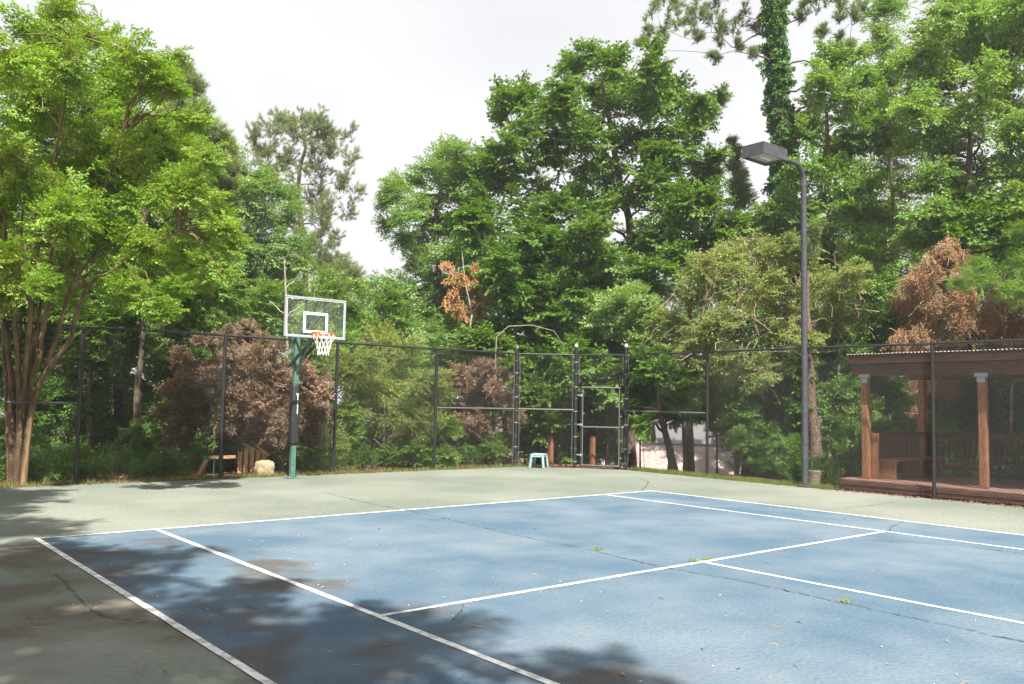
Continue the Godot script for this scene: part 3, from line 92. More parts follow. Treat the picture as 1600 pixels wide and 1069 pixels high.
	["woodland_tree","far woodland tree behind the trunk of the big centre tree","tree","gum","far woodland trees",[28.23,-3.88,-20.85,27.99,2.07,-20.69,27.64,7.97,-20.44],0.2,[27.27,9.59,-22.89,0.91,28.59,10.66,-21.81,1.11,29.9,9.85,-20.91,0.97,25.43,7.41,-20.3,1.02,28.28,8.36,-21.15,1.21,27.57,8.22,-18.51,0.9,25.83,6.51,-21.1,1.08,28.97,7.52,-21.45,0.94,28.46,6.17,-19.33,1.0,27.95,5.35,-22.91,1.08,27.67,5.55,-20.27,1.05,27.65,5.03,-17.99,0.96,26.73,3.73,-22.09,0.88,27.01,4.26,-20.31,1.13,30.52,3.53,-20.81,1.16,26.89,2.12,-22.17,1.06,26.81,2.33,-18.95,0.86,29.65,2.5,-20.91,1.14,28.22,0.79,-22.54,1.16,26.49,0.59,-19.7,1.04,29.9,0.51,-20.51,0.95,26.24,-0.72,-20.25,0.91,27.14,-0.6,-19.35,0.98,29.98,-0.65,-20.44,0.91,28.09,-2.84,-22.19,1.08,28.26,-1.87,-20.81,0.91,30.92,-2.19,-21.32,0.91],0.6,1.7,1.0],
	["woodland_tree","far woodland tree behind the gate","tree","pale","far woodland trees",[46.52,-4.42,-34.48,46.16,2.31,-34.23,45.75,9.21,-33.94],0.2,[43.96,11.44,-35.65,1.75,46.01,12.56,-34.34,1.77,47.25,11.67,-32.76,1.52,42.64,9.68,-34.89,1.26,45.04,9.91,-32.7,1.59,47.47,9.37,-32.64,1.71,43.42,7.51,-34.93,1.59,46.71,7.77,-35.81,1.51,48.66,6.86,-33.71,1.74,43.97,4.28,-34.25,1.66,46.77,5.57,-33.96,1.46,46.63,4.84,-32.65,1.3,43.85,2.58,-35.65,1.48,47.37,3.19,-34.84,1.66,48.4,2.22,-34.23,1.7,43.5,0.42,-35.67,1.58,44.85,0.4,-33.69,1.73,48.17,0.12,-32.5,1.67,44.47,-2.65,-34.68,1.42,45.52,-0.77,-33.29,1.7,47.76,-1.69,-33.53,1.57,45.44,-4.33,-37.12,1.49,45.2,-3.55,-32.91,1.64,47.03,-4.39,-31.77,1.26],0.6,1.7,1.0],
	["woodland_tree","far woodland tree behind the shed roof left end","tree","gum","far woodland trees",[48.34,-4.42,-30.33,48.0,2.38,-30.09,47.6,9.06,-29.81],0.2,[46.95,10.9,-31.75,1.33,48.06,11.58,-29.68,1.29,49.06,11.63,-28.08,1.42,46.82,9.08,-31.01,1.48,49.15,10.1,-30.53,1.34,49.9,9.72,-28.07,1.68,47.45,7.07,-31.57,1.33,47.52,7.45,-29.8,1.62,49.44,7.33,-27.68,1.25,46.17,5.41,-30.44,1.69,48.54,4.79,-29.83,1.44,50.7,4.74,-30.07,1.49,46.36,2.97,-31.09,1.46,49.73,3.06,-30.74,1.73,51.14,3.17,-29.4,1.59,47.56,0.91,-33.14,1.58,48.42,1.57,-31.34,1.46,47.91,0.21,-27.9,1.34,45.04,-1.85,-30.74,1.46,47.4,-1.62,-28.95,1.65,48.87,-1.13,-28.77,1.59,45.85,-3.35,-31.16,1.48,48.37,-3.07,-30.69,1.57,50.47,-3.65,-28.9,1.57],0.6,1.7,1.0],
	["woodland_tree","far woodland tree behind the narrow cedar","tree","pale","far woodland trees",[51.28,-4.42,-27.87,50.94,2.45,-27.63,50.51,9.61,-27.33],0.2,[47.34,11.09,-28.01,1.4,49.66,12.82,-26.75,1.45,51.72,11.51,-26.01,1.31,48.2,9.7,-28.14,1.66,51.65,10.35,-27.9,1.34,50.99,9.48,-25.8,1.66,48.75,7.6,-29.37,1.43,49.23,7.79,-27.2,1.44,52.9,7.14,-26.48,1.56,50.46,4.7,-30.43,1.74,49.45,6.3,-26.22,1.51,51.01,5.59,-25.99,1.43,50.15,2.68,-29.76,1.54,52.22,3.81,-28.31,1.63,53.94,2.61,-27.72,1.7,49.89,0.24,-28.74,1.62,51.2,0.89,-28.19,1.65,52.96,1.53,-26.55,1.72,49.82,-0.89,-29.93,1.53,52.83,-0.42,-28.38,1.38,52.93,-1.31,-26.01,1.51,48.16,-3.78,-27.93,1.57,49.52,-2.59,-26.98,1.68,53.38,-3.49,-26.23,1.4],0.6,1.7,1.0],
	["woodland_tree","far woodland tree behind the ivy-wrapped pine","tree","gum","far woodland trees",[34.8,-3.96,-12.74,34.57,2.24,-12.58,34.18,8.83,-12.3],0.2,[34.89,10.91,-14.0,1.01,35.62,10.81,-13.13,1.08,36.0,10.8,-11.64,0.94,31.78,8.5,-12.03,1.06,34.85,8.99,-13.22,1.0,36.01,9.47,-12.07,0.86,34.83,7.35,-13.86,1.16,33.98,7.81,-11.81,0.87,34.8,7.63,-11.08,0.85,33.46,5.93,-13.4,1.13,36.07,7.05,-13.2,0.91,34.9,5.77,-11.13,1.11,34.94,4.69,-14.44,0.86,35.97,4.72,-13.56,0.87,37.04,4.26,-12.48,1.16,31.45,3.2,-12.57,0.84,34.42,3.21,-11.96,0.89,35.83,2.99,-11.9,0.83,34.07,1.37,-14.27,0.93,34.88,1.67,-13.07,1.06,37.04,1.44,-12.14,1.01,34.69,-0.04,-14.69,1.03,35.77,0.42,-13.12,1.09,36.57,0.54,-12.72,1.13,35.39,-1.71,-14.61,0.87,34.97,-0.38,-12.82,0.87,35.13,-0.86,-11.84,0.89],0.6,1.7,1.0],
	["woodland_tree","far woodland tree behind the lamp post","tree","pale","far woodland trees",[38.58,-4.28,-12.2,38.35,2.32,-12.04,37.9,9.87,-11.72],0.2,[34.57,10.82,-11.76,1.0,38.27,11.45,-11.72,0.96,40.22,12.02,-11.67,1.16,37.7,9.83,-13.08,0.95,38.74,10.6,-12.61,1.19,37.83,9.5,-10.37,1.06,36.35,8.13,-12.57,1.15,37.31,8.97,-11.7,0.97,37.84,8.37,-10.45,1.07,38.01,6.83,-13.05,1.05,38.96,7.71,-11.9,1.1,39.63,6.57,-11.25,0.93,34.99,5.56,-11.85,0.96,37.11,5.89,-11.1,1.12,38.68,5.59,-10.31,1.03,37.46,4.24,-12.96,1.08,39.36,3.98,-12.47,0.98,39.19,3.88,-11.29,1.14,37.72,2.66,-13.73,0.91,37.04,2.5,-10.78,0.85,41.64,2.52,-11.87,0.9,36.86,1.09,-13.26,0.87,39.24,1.69,-12.93,0.93,37.88,0.99,-10.64,1.09,36.01,-0.59,-11.96,0.84,36.95,0.26,-10.79,0.82,38.48,-0.65,-10.32,1.07,37.1,-2.54,-13.19,1.14,39.95,-2.37,-13.51,1.15,38.33,-1.94,-10.15,1.07],0.6,1.7,1.0],
	["woodland_tree","far woodland tree behind the vine-hung tree","tree","gum","far woodland trees",[40.61,-4.33,-10.52,40.37,2.37,-10.35,39.92,9.92,-10.03],0.2,[37.92,10.83,-10.08,0.92,39.71,11.77,-10.24,1.01,40.65,11.45,-8.52,0.9,38.26,9.41,-10.83,1.07,38.91,10.53,-9.84,0.97,40.06,9.75,-8.19,0.92,36.78,8.37,-10.19,0.99,38.96,9.11,-9.84,1.11,42.12,8.54,-9.45,0.96,37.88,6.44,-10.6,0.92,38.9,7.6,-9.61,0.96,39.47,6.55,-8.77,1.14,40.28,5.7,-12.3,1.21,38.63,5.42,-9.8,0.87,43.03,5.34,-10.13,1.16,38.28,4.03,-10.45,1.01,40.86,3.89,-10.97,1.12,41.59,3.99,-9.52,1.05,39.68,2.58,-11.69,1.17,40.05,2.38,-10.53,1.03,42.33,2.51,-9.83,0.88,38.47,0.95,-11.08,0.86,41.03,1.8,-11.2,1.08,42.33,0.47,-10.32,1.09,38.51,-0.11,-10.7,1.0,41.48,-0.67,-11.26,1.0,40.86,-0.46,-9.43,0.95,40.63,-2.54,-12.5,0.96,42.61,-2.07,-11.11,1.18,40.76,-2.33,-8.89,1.14],0.6,1.7,1.0],
	["woodland_tree","far woodland tree behind the dead vines","tree","pale","far woodland trees",[40.58,-4.2,-7.91,40.36,2.39,-7.75,39.93,9.59,-7.44],0.2,[38.58,11.34,-8.67,1.11,40.44,11.21,-7.61,0.98,42.43,11.15,-7.25,0.93,39.7,9.49,-8.86,0.96,40.46,10.46,-7.52,0.89,43.32,10.36,-7.04,0.91,37.56,8.41,-8.19,0.92,40.13,8.24,-7.45,1.13,40.86,8.22,-6.63,0.94,40.58,6.59,-9.26,0.98,41.83,7.01,-8.11,0.98,42.79,7.4,-7.47,1.07,38.41,5.11,-7.92,0.88,40.32,5.97,-7.48,1.07,39.9,5.39,-5.76,0.97,40.97,4.12,-9.5,1.15,38.72,3.91,-7.15,1.02,41.53,3.62,-7.21,0.94,40.25,2.49,-9.26,0.97,40.27,2.58,-7.78,0.91,40.45,2.22,-6.73,0.94,41.01,1.27,-9.47,1.07,41.39,1.25,-8.12,1.13,42.52,0.99,-7.71,0.86,38.11,-0.53,-8.25,1.04,40.46,-0.44,-8.05,1.11,41.79,-0.33,-6.65,1.01,41.08,-1.62,-9.61,0.94,42.49,-1.31,-8.44,0.99,40.92,-1.69,-6.54,0.98],0.6,1.7,1.0],
	["woodland_tree","far woodland tree behind the pavilion roof middle","tree","gum","far woodland trees",[40.38,-4.0,-5.45,40.17,2.4,-5.3,39.77,8.97,-5.02],0.2,[37.62,10.47,-5.33,0.77,39.03,10.5,-4.68,0.93,41.05,10.75,-3.82,0.8,38.14,8.51,-5.35,1.05,41.58,9.77,-5.38,0.98,41.25,9.05,-4.21,0.91,39.86,7.5,-6.09,0.8,38.56,7.86,-4.22,0.96,41.19,7.55,-3.94,0.86,37.0,6.1,-5.1,0.79,40.49,6.48,-5.65,0.92,40.87,6.43,-4.29,0.96,40.97,4.75,-6.79,0.91,41.73,5.4,-5.77,0.84,39.82,4.73,-3.59,0.89,40.01,3.53,-6.5,0.92,40.15,3.6,-5.26,0.89,42.01,4.04,-4.48,0.89,40.24,2.01,-6.42,0.82,41.26,2.59,-5.85,1.05,40.74,2.49,-4.59,0.86,38.16,0.61,-5.86,0.87,39.86,1.4,-5.01,0.88,42.54,0.86,-4.73,0.95,37.41,-0.16,-5.53,0.89,40.88,0.04,-6.02,1.02,40.05,-0.88,-3.89,0.97,38.16,-1.63,-5.9,0.82,38.1,-1.79,-4.76,0.86,42.08,-2.0,-4.83,0.82],0.6,1.7,1.0],
	["woodland_tree","far woodland tree behind the pavilion at the picture edge","tree","pale","far woodland trees",[42.22,-4.08,-3.92,42.0,2.45,-3.76,41.59,9.31,-3.47],0.2,[38.7,10.76,-3.53,0.93,42.33,10.89,-3.92,0.99,44.1,11.44,-3.04,0.89,40.93,9.04,-4.67,0.94,42.6,9.94,-3.8,0.9,42.42,9.37,-2.41,0.94,41.62,7.96,-4.58,0.85,40.96,8.51,-2.95,0.93,43.72,7.69,-2.66,0.9,41.19,6.51,-4.58,0.86,41.02,6.81,-3.4,0.83,41.45,6.06,-2.12,0.75,41.73,5.29,-4.43,1.03,44.1,5.84,-4.41,0.84,43.4,5.75,-3.12,0.95,40.57,3.92,-4.32,1.04,40.98,4.4,-3.01,0.85,40.39,4.03,-2.25,0.93,40.11,2.06,-4.1,0.91,42.97,2.48,-4.18,0.81,42.35,2.7,-2.66,0.98,40.61,1.44,-4.65,1.06,43.84,1.09,-4.04,0.85,42.69,1.27,-2.96,0.89,41.66,-0.58,-4.92,1.09,43.33,-0.16,-4.06,0.94,42.95,-0.63,-3.11,0.89,43.61,-2.02,-5.29,0.92,43.46,-1.56,-4.6,1.01,41.41,-1.48,-2.42,0.82],0.6,1.7,1.0],
]

# ------------------------------------------------------------------ helpers
func numbered(n: String) -> String:
	used[n] = used.get(n, -1) + 1
	return n if used[n] == 0 else "%s_%03d" % [n, used[n]]

func thing(called: String, label: String, category: String, at := Vector3.ZERO, turn := 0.0, group := "") -> Node3D:
	var o := Node3D.new()
	o.name = numbered(called)
	add_child(o)
	o.position = at
	o.rotation.y = turn
	tag(o, label, category, group)
	return o

func tag(o: Node, label: String, category: String, group := "", kind := "") -> void:
	o.set_meta("label", label)
	o.set_meta("category", category)
	if group != "": o.set_meta("group", group)
	if kind != "": o.set_meta("kind", kind)

func put(called: String, mesh: Mesh, m: Material, parent: Node = self) -> MeshInstance3D:
	var o := MeshInstance3D.new()
	o.name = numbered(called) if parent == self else called
	o.mesh = mesh
	o.material_override = m
	parent.add_child(o, true)
	return o

func structure(called: String, mesh: Mesh, m: Material, label: String, parent: Node = self) -> MeshInstance3D:
	var o := put(called, mesh, m, parent)
	if parent == self:
		o.set_meta("kind", "structure")
		o.set_meta("label", label)
		o.set_meta("category", called.split("_")[-1])
	return o

func begin() -> SurfaceTool:
	var st := SurfaceTool.new()
	st.begin(Mesh.PRIMITIVE_TRIANGLES)
	return st

func done(st: SurfaceTool) -> ArrayMesh:
	st.generate_normals()
	return st.commit()

func quad(st: SurfaceTool, a: Vector3, b: Vector3, c: Vector3, d: Vector3) -> void:
	for v in [a, b, c, a, c, d]: st.add_vertex(v)

# box with chamfered edges round its long silhouette; frame gives its axes
func box(st: SurfaceTool, c: Vector3, s: Vector3, b := Basis.IDENTITY, ch := 0.0) -> void:
	st.set_smooth_group(-1)
	var h := s * 0.5
	ch = minf(ch, minf(h.x, minf(h.y, h.z)) * 0.6)
	if ch <= 0.0:
		var p := []
		for i in 8:
			p.append(c + b * Vector3(h.x if i & 1 else -h.x, h.y if i & 2 else -h.y, h.z if i & 4 else -h.z))
		for f in [[0, 2, 3, 1], [4, 5, 7, 6], [0, 4, 6, 2], [1, 3, 7, 5], [2, 6, 7, 3], [0, 1, 5, 4]]:
			quad(st, p[f[0]], p[f[1]], p[f[2]], p[f[3]])
		return
	# 24 points: each corner split in three
	var q := {}
	for i in 8:
		var sg := Vector3(1.0 if i & 1 else -1.0, 1.0 if i & 2 else -1.0, 1.0 if i & 4 else -1.0)
		for ax in 3:
			var o := Vector3(h.x - ch, h.y - ch, h.z - ch)
			o[ax] = h[ax]
			q[i * 3 + ax] = c + b * (o * sg)
	for f in [[0, 2, 3, 1, 2], [4, 5, 7, 6, 2], [0, 4, 6, 2, 0], [1, 3, 7, 5, 0], [2, 6, 7, 3, 1], [0, 1, 5, 4, 1]]:
		quad(st, q[f[0] * 3 + f[4]], q[f[1] * 3 + f[4]], q[f[2] * 3 + f[4]], q[f[3] * 3 + f[4]])
	for e in [[0, 1, 1, 2], [2, 3, 1, 2], [4, 5, 1, 2], [6, 7, 1, 2], [0, 2, 0, 2], [1, 3, 0, 2], [4, 6, 0, 2], [5, 7, 0, 2], [0, 4, 0, 1], [1, 5, 0, 1], [2, 6, 0, 1], [3, 7, 0, 1]]:
		quad(st, q[e[0] * 3 + e[2]], q[e[0] * 3 + e[3]], q[e[1] * 3 + e[3]], q[e[1] * 3 + e[2]])
	for i in 8:
		for k in 3: st.add_vertex(q[i * 3 + k])

func beam(st: SurfaceTool, a: Vector3, b: Vector3, w: float, h: float, ch := 0.0, up := Vector3.UP) -> void:
	var z := (b - a).normalized()
	if absf(z.dot(up)) > 0.99: up = Vector3(0, 0, 1)
	var x := up.cross(z).normalized()
	box(st, (a + b) * 0.5, Vector3(w, h, a.distance_to(b)), Basis(x, z.cross(x), z), ch)

func tube(st: SurfaceTool, pts: Array, radii: Array, sides := 8, cap := true, col := Color.WHITE) -> void:
	st.set_smooth_group(0)
	st.set_color(col)
	var n := pts.size()
	var rings := []
	var t0: Vector3 = (pts[1] - pts[0]).normalized()
	var x := t0.cross(Vector3(0.31, 0.17, 0.93)).normalized()
	for i in n:
		var t: Vector3 = (pts[mini(i + 1, n - 1)] - pts[maxi(i - 1, 0)]).normalized()
		x = (x - t * x.dot(t)).normalized()
		var y := t.cross(x)
		var ring := []
		for k in sides:
			var a := TAU * k / sides
			ring.append(pts[i] + (x * cos(a) + y * sin(a)) * radii[mini(i, radii.size() - 1)])
		rings.append(ring)
	for i in n - 1:
		for k in sides:
			var l: int = (k + 1) % sides
			quad(st, rings[i][k], rings[i][l], rings[i + 1][l], rings[i + 1][k])
	if cap:
		st.set_smooth_group(-1)
		for k in range(1, sides - 1):
			for v in [rings[0][0], rings[0][k + 1], rings[0][k]]: st.add_vertex(v)
			for v in [rings[n - 1][0], rings[n - 1][k], rings[n - 1][k + 1]]: st.add_vertex(v)

func rod(called: String, a: Vector3, b: Vector3, r: float, m: Material, parent: Node, sides := 12) -> MeshInstance3D:
	var st := begin()
	tube(st, [a, b], [r], sides)
	return put(called, done(st), m, parent)

func block(called: String, c: Vector3, s: Vector3, m: Material, parent: Node, ch := 0.006, b := Basis.IDENTITY) -> MeshInstance3D:
	var st := begin()
	box(st, c, s, b, ch)
	return put(called, done(st), m, parent)

func bar(called: String, a: Vector3, b: Vector3, w: float, h: float, m: Material, parent: Node, ch := 0.005) -> MeshInstance3D:
	var st := begin()
	beam(st, a, b, w, h, ch)
	return put(called, done(st), m, parent)

func srgb(r: float, g: float, b: float) -> Color:
	return Color(r, g, b).linear_to_srgb()

func mat(r: float, g: float, b: float, rough := 0.7, metal := 0.0) -> StandardMaterial3D:
	var m := StandardMaterial3D.new()
	m.albedo_color = srgb(r, g, b)
	m.roughness = rough
	m.metallic = metal
	m.cull_mode = BaseMaterial3D.CULL_DISABLED
	return m

func noise_image(seed_: int, freq: float, octaves := 4, size := 512) -> Image:
	var n := FastNoiseLite.new()
	n.seed = seed_
	n.noise_type = FastNoiseLite.TYPE_SIMPLEX_SMOOTH
	n.frequency = freq
	n.fractal_type = FastNoiseLite.FRACTAL_FBM
	n.fractal_octaves = octaves
	return n.get_seamless_image(size, size)

# grain texture: two colours mixed by seamless noise, with fine salt
func grain(seed_: int, freq: float, a: Color, b: Color, octaves := 5, size := 256, bias := 0.0) -> ImageTexture:
	var d := noise_image(seed_, freq, octaves, size).get_data()
	var im := Image.create(size, size, false, Image.FORMAT_RGB8)
	for y in size:
		for x in size:
			var t := clampf((d[y * size + x] / 255.0 - 0.5 + bias) * 1.7 + 0.5, 0.0, 1.0)
			im.set_pixel(x, y, a.lerp(b, t))
	im.generate_mipmaps()
	return ImageTexture.create_from_image(im)

func grained(tex: Texture2D, scale: Vector3, rough: float, bump := 0.0, bump_tex: Texture2D = null, world := false) -> StandardMaterial3D:
	var m := StandardMaterial3D.new()
	m.albedo_texture = tex
	m.uv1_triplanar = true
	m.uv1_world_triplanar = world
	m.uv1_scale = scale
	m.roughness = rough
	m.cull_mode = BaseMaterial3D.CULL_DISABLED
	if bump > 0.0:
		m.heightmap_enabled = true
		m.heightmap_texture = bump_tex if bump_tex else tex
		m.heightmap_scale = bump
	return m

func height(x: float, z: float) -> float:
	var t := clampf(((x - 14.3) * 0.81 - (z + 4.7) * 0.58 - 0.5) / 8.0, 0.0, 1.0)
	var f := clampf(((x - 14.3) * 0.81 - (z + 4.7) * 0.58 - 9.0) / 18.0, 0.0, 1.0)
	return -2.4 * t * t * (3.0 - 2.0 * t) - 1.9 * f * f * (3.0 - 2.0 * f)

# ------------------------------------------------------------------ materials
func materials() -> void:
	M.bark = grained(grain(3, 0.03, srgb(0.055, 0.04, 0.03), srgb(0.2, 0.15, 0.11)), Vector3(2.2, 0.5, 2.2), 0.9, 2.0)
	M.pinebark = grained(grain(4, 0.05, srgb(0.05, 0.03, 0.025), srgb(0.25, 0.16, 0.12)), Vector3(2.2, 0.7, 2.2), 0.95, 3.0)
	M.crape = grained(grain(5, 0.02, srgb(0.07, 0.043, 0.024), srgb(0.27, 0.175, 0.095)), Vector3(1.6, 0.3, 1.6), 0.6, 0.6)
	M.snag = grained(grain(6, 0.04, srgb(0.2, 0.17, 0.14), srgb(0.45, 0.4, 0.35)), Vector3(2.5, 0.5, 2.5), 0.9, 1.0)
	M.vinyl = mat(0.018, 0.018, 0.02, 0.38)
	M.wire = mat(0.02, 0.02, 0.021, 0.42)
	M.band = mat(0.42, 0.42, 0.42, 0.45, 0.6)
	M.worn = grained(grain(7, 0.09, srgb(0.03, 0.03, 0.033), srgb(0.32, 0.31, 0.29), 5, 256, -0.08), Vector3(3, 3, 3), 0.5)
	M.lamp = grained(grain(8, 0.02, srgb(0.045, 0.047, 0.055), srgb(0.066, 0.068, 0.077)), Vector3(1, 1, 1), 0.5)
	M.lens = mat(0.5, 0.5, 0.45, 0.3)
	M.green = grained(grain(9, 0.03, srgb(0.06, 0.135, 0.11), srgb(0.095, 0.18, 0.15)), Vector3(1, 1, 1), 0.42)
	M.darkgreen = mat(0.02, 0.045, 0.035, 0.5)
	M.pad = grained(grain(10, 0.06, srgb(0.012, 0.012, 0.014), srgb(0.028, 0.028, 0.031)), Vector3(2, 2, 2), 0.6)
	M.alu = mat(0.36, 0.38, 0.42, 0.45, 0.3)
	M.white = mat(0.78, 0.78, 0.76, 0.6)
	M.orange = mat(0.62, 0.1, 0.03, 0.5)
	M.net = mat(0.75, 0.74, 0.72, 0.9)
	M.glass = mat(0.9, 0.95, 0.95, 0.03)
	M.glass.transparency = BaseMaterial3D.TRANSPARENCY_ALPHA
	M.glass.albedo_color.a = 0.015
	M.glass.metallic_specular = 0.2
	var wood_bump := grain(11, 0.04, Color(0.2, 0.2, 0.2), Color(0.9, 0.9, 0.9))
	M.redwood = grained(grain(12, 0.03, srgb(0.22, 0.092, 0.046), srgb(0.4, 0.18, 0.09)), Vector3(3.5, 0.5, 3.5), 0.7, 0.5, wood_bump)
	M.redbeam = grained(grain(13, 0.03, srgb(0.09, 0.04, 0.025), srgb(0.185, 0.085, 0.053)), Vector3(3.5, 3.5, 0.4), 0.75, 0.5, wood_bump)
	M.deckwood = grained(grain(14, 0.03, srgb(0.22, 0.12, 0.09), srgb(0.4, 0.25, 0.2)), Vector3(3.5, 3.5, 0.4), 0.8, 0.5, wood_bump)
	M.playwood = grained(grain(15, 0.03, srgb(0.4, 0.21, 0.09), srgb(0.6, 0.38, 0.2)), Vector3(3, 0.6, 3), 0.65, 0.4, wood_bump)
	M.galv = mat(0.42, 0.45, 0.48, 0.5, 0.3)
	M.tin = grained(grain(16, 0.015, srgb(0.33, 0.32, 0.31), srgb(0.55, 0.53, 0.52)), Vector3(0.6, 0.6, 0.6), 0.5)
	M.roofpink = grained(grain(17, 0.02, srgb(0.33, 0.235, 0.22), srgb(0.52, 0.4, 0.37)), Vector3(0.5, 0.5, 0.5), 0.55)
	M.shedwall = grained(grain(18, 0.03, srgb(0.09, 0.065, 0.05), srgb(0.17, 0.13, 0.1)), Vector3(1, 3, 1), 0.9)
	M.housewall = grained(grain(19, 0.02, srgb(0.62, 0.61, 0.62), srgb(0.74, 0.73, 0.74)), Vector3(0.4, 0.4, 0.4), 0.8)
	M.houseroof = grained(grain(20, 0.05, srgb(0.1, 0.095, 0.1), srgb(0.2, 0.19, 0.19)), Vector3(1, 1, 1), 0.9)
	M.pane = mat(0.04, 0.05, 0.06, 0.08)
	M.teal = grained(grain(21, 0.03, srgb(0.2, 0.32, 0.335), srgb(0.3, 0.41, 0.42)), Vector3(1.5, 1.5, 1.5), 0.45)
	M.tealbracket = mat(0.03, 0.2, 0.18, 0.5)
	M.boulder = grained(grain(22, 0.03, srgb(0.38, 0.29, 0.16), srgb(0.62, 0.52, 0.35)), Vector3(1.5, 1.5, 1.5), 0.8, 2.0)
	M.stump = grained(grain(23, 0.05, srgb(0.13, 0.1, 0.075), srgb(0.4, 0.32, 0.25)), Vector3(3, 1, 3), 0.9, 2.0)
	M.litter = grained(grain(24, 0.06, srgb(0.09, 0.055, 0.035), srgb(0.34, 0.2, 0.125)), Vector3(0.7, 0.7, 0.7), 0.95, 3.0, null, true)
	M.crack = mat(0.06, 0.065, 0.06, 0.95)
	M.leaf = StandardMaterial3D.new()
	M.leaf.vertex_color_use_as_albedo = true
	M.leaf.roughness = 0.5
	M.leaf.metallic_specular = 0.5
	M.leaf.cull_mode = BaseMaterial3D.CULL_DISABLED
	M.leaf.backlight_enabled = true
	M.leaf.backlight = Color(0.92, 0.95, 0.42)
	M.dry = StandardMaterial3D.new()
	M.dry.vertex_color_use_as_albedo = true
	M.dry.roughness = 0.85
	M.dry.cull_mode = BaseMaterial3D.CULL_DISABLED

# ------------------------------------------------------------------ foliage sprays
func blade(st: SurfaceTool, p: Vector3, d: Vector3, n: Vector3, length: float, width: float, fold: float, c: Color) -> void:
	var w := d.cross(n).normalized() * width * 0.5
	var m := p + d * length * 0.42
	var t := p + d * length - n * length * 0.12
	st.set_color(c)
	for v in [p, m + w + n * fold, t, p, t, m - w + n * fold]: st.add_vertex(v)

func jit(a: float) -> Vector3:
	return Vector3(rng.randfn(), rng.randfn(), rng.randfn()) * a

# a leafy branch end: axis +y, upper face +z
func leafy(length: float, sides: int, per: int, ll: float, lw: float, a: Color, b: Color, twig: Color, wild := 0.35) -> ArrayMesh:
	var st := begin()
	st.set_smooth_group(-1)
	var lines := [[Vector3.ZERO, Vector3(0, 1, 0), length]]
	for i in sides:
		var t := 0.12 + 0.8 * i / sides
		var s := 1.0 if i % 2 else -1.0
		var d := Vector3(s * rng.randf_range(0.6, 1.0), rng.randf_range(0.5, 0.9), rng.randfn() * 0.25).normalized()
		lines.append([Vector3(rng.randfn() * 0.02, t * length, -0.1 * t * t * length), d, length * rng.randf_range(0.35, 0.6) * (1.15 - t * 0.6)])
	for l in lines:
		var p0: Vector3 = l[0]
		var d: Vector3 = l[1]
		var n: int = per if l[2] < length else per * 2
		var e: Vector3 = p0 + d * l[2] - Vector3(0, 0, l[2] * 0.12)
		var sd := d.cross(Vector3(0, 0, 1)).normalized() * (0.006 if l[2] < length else 0.009)
		st.set_color(twig)
		for v in [p0 - sd, p0 + sd, e]: st.add_vertex(v)
		for v in [p0 - Vector3(0, 0, 0.006), p0 + Vector3(0, 0, 0.006), e]: st.add_vertex(v)
		for k in n:
			var t := (k + rng.randf()) / n
			var p: Vector3 = p0.lerp(e, t) + jit(0.012)
			var s := 1.0 if k % 2 else -1.0
			var side := d.cross(Vector3(0, 0, 1)).normalized() * s
			var ld := (side * rng.randf_range(0.5, 1.0) + d * rng.randf_range(0.2, 0.9) + Vector3(0, 0, -0.15) + jit(wild * 0.7)).normalized()
			var nn := (Vector3(0, 0, 1) + jit(wild)).normalized()
			nn = (nn - ld * nn.dot(ld)).normalized()
			var c := a.lerp(b, rng.randf()) * rng.randf_range(0.8, 1.0)
			var g := ll * rng.randf_range(0.65, 1.15)
			blade(st, p, ld, nn, g, lw * g / ll, g * 0.1, c)
	st.generate_normals()
	return st.commit()

func needle(st: SurfaceTool, p: Vector3, d: Vector3, length: float, w: float, c: Color) -> void:
	var s := d.cross(jit(1.0)).normalized() * w
	st.set_color(c)
	for v in [p - s, p + s, p + d * length]: st.add_vertex(v)

func pine_spray(a: Color, b: Color) -> ArrayMesh:
	var st := begin()
	st.set_smooth_group(-1)
	var tw := Color(0.1, 0.07, 0.05)
	for i in 5:
		var d := Vector3(rng.randfn() * 0.5, 1.0, rng.randf_range(-0.1, 0.7)).normalized()
		var e := d * rng.randf_range(0.22, 0.5)
		needle(st, Vector3.ZERO, d, e.length() + 0.08, 0.008, tw)
		needle(st, Vector3.ZERO, d, e.length() + 0.08, 0.008, tw)
		for k in 34:
			var nd := (d * rng.randf_range(0.2, 1.0) + jit(0.62)).normalized()
			needle(st, e + d * rng.randf_range(-0.12, 0.04), nd, rng.randf_range(0.12, 0.2), 0.0055, a.lerp(b, rng.randf()) * rng.randf_range(0.75, 1.0))
	st.generate_normals()
	return st.commit()

func feather_spray(length: float, a: Color, b: Color, brown: float, fine := 0.075) -> ArrayMesh:
	var st := begin()
	st.set_smooth_group(-1)
	var lines := [[Vector3.ZERO, Vector3(0, 1, 0), length]]
	for i in 9:
		var t := 0.1 + 0.8 * i / 9.0
		lines.append([Vector3(0, t * length, -0.06 * t), Vector3(rng.randf_range(0.6, 1.0) * (1.0 if i % 2 else -1.0), rng.randf_range(0.6, 1.0), rng.randfn() * 0.22).normalized(), length * 0.5 * (1.1 - t * 0.7)])
	for l in lines:
		var d: Vector3 = l[1]
		var old := rng.randf() < brown
		for k in int(l[2] * 62.0):
			var p: Vector3 = l[0] + d * l[2] * rng.randf() + Vector3(0, 0, -0.03)
			var nd := (d + jit(0.5)).normalized()
			var c := a.lerp(b, rng.randf()) * rng.randf_range(0.75, 1.0)
			if old: c = Color(0.26, 0.16, 0.085) * rng.randf_range(0.7, 1.0)
			needle(st, p, nd, fine * rng.randf_range(0.7, 1.4), 0.0085, c)
	st.generate_normals()
	return st.commit()

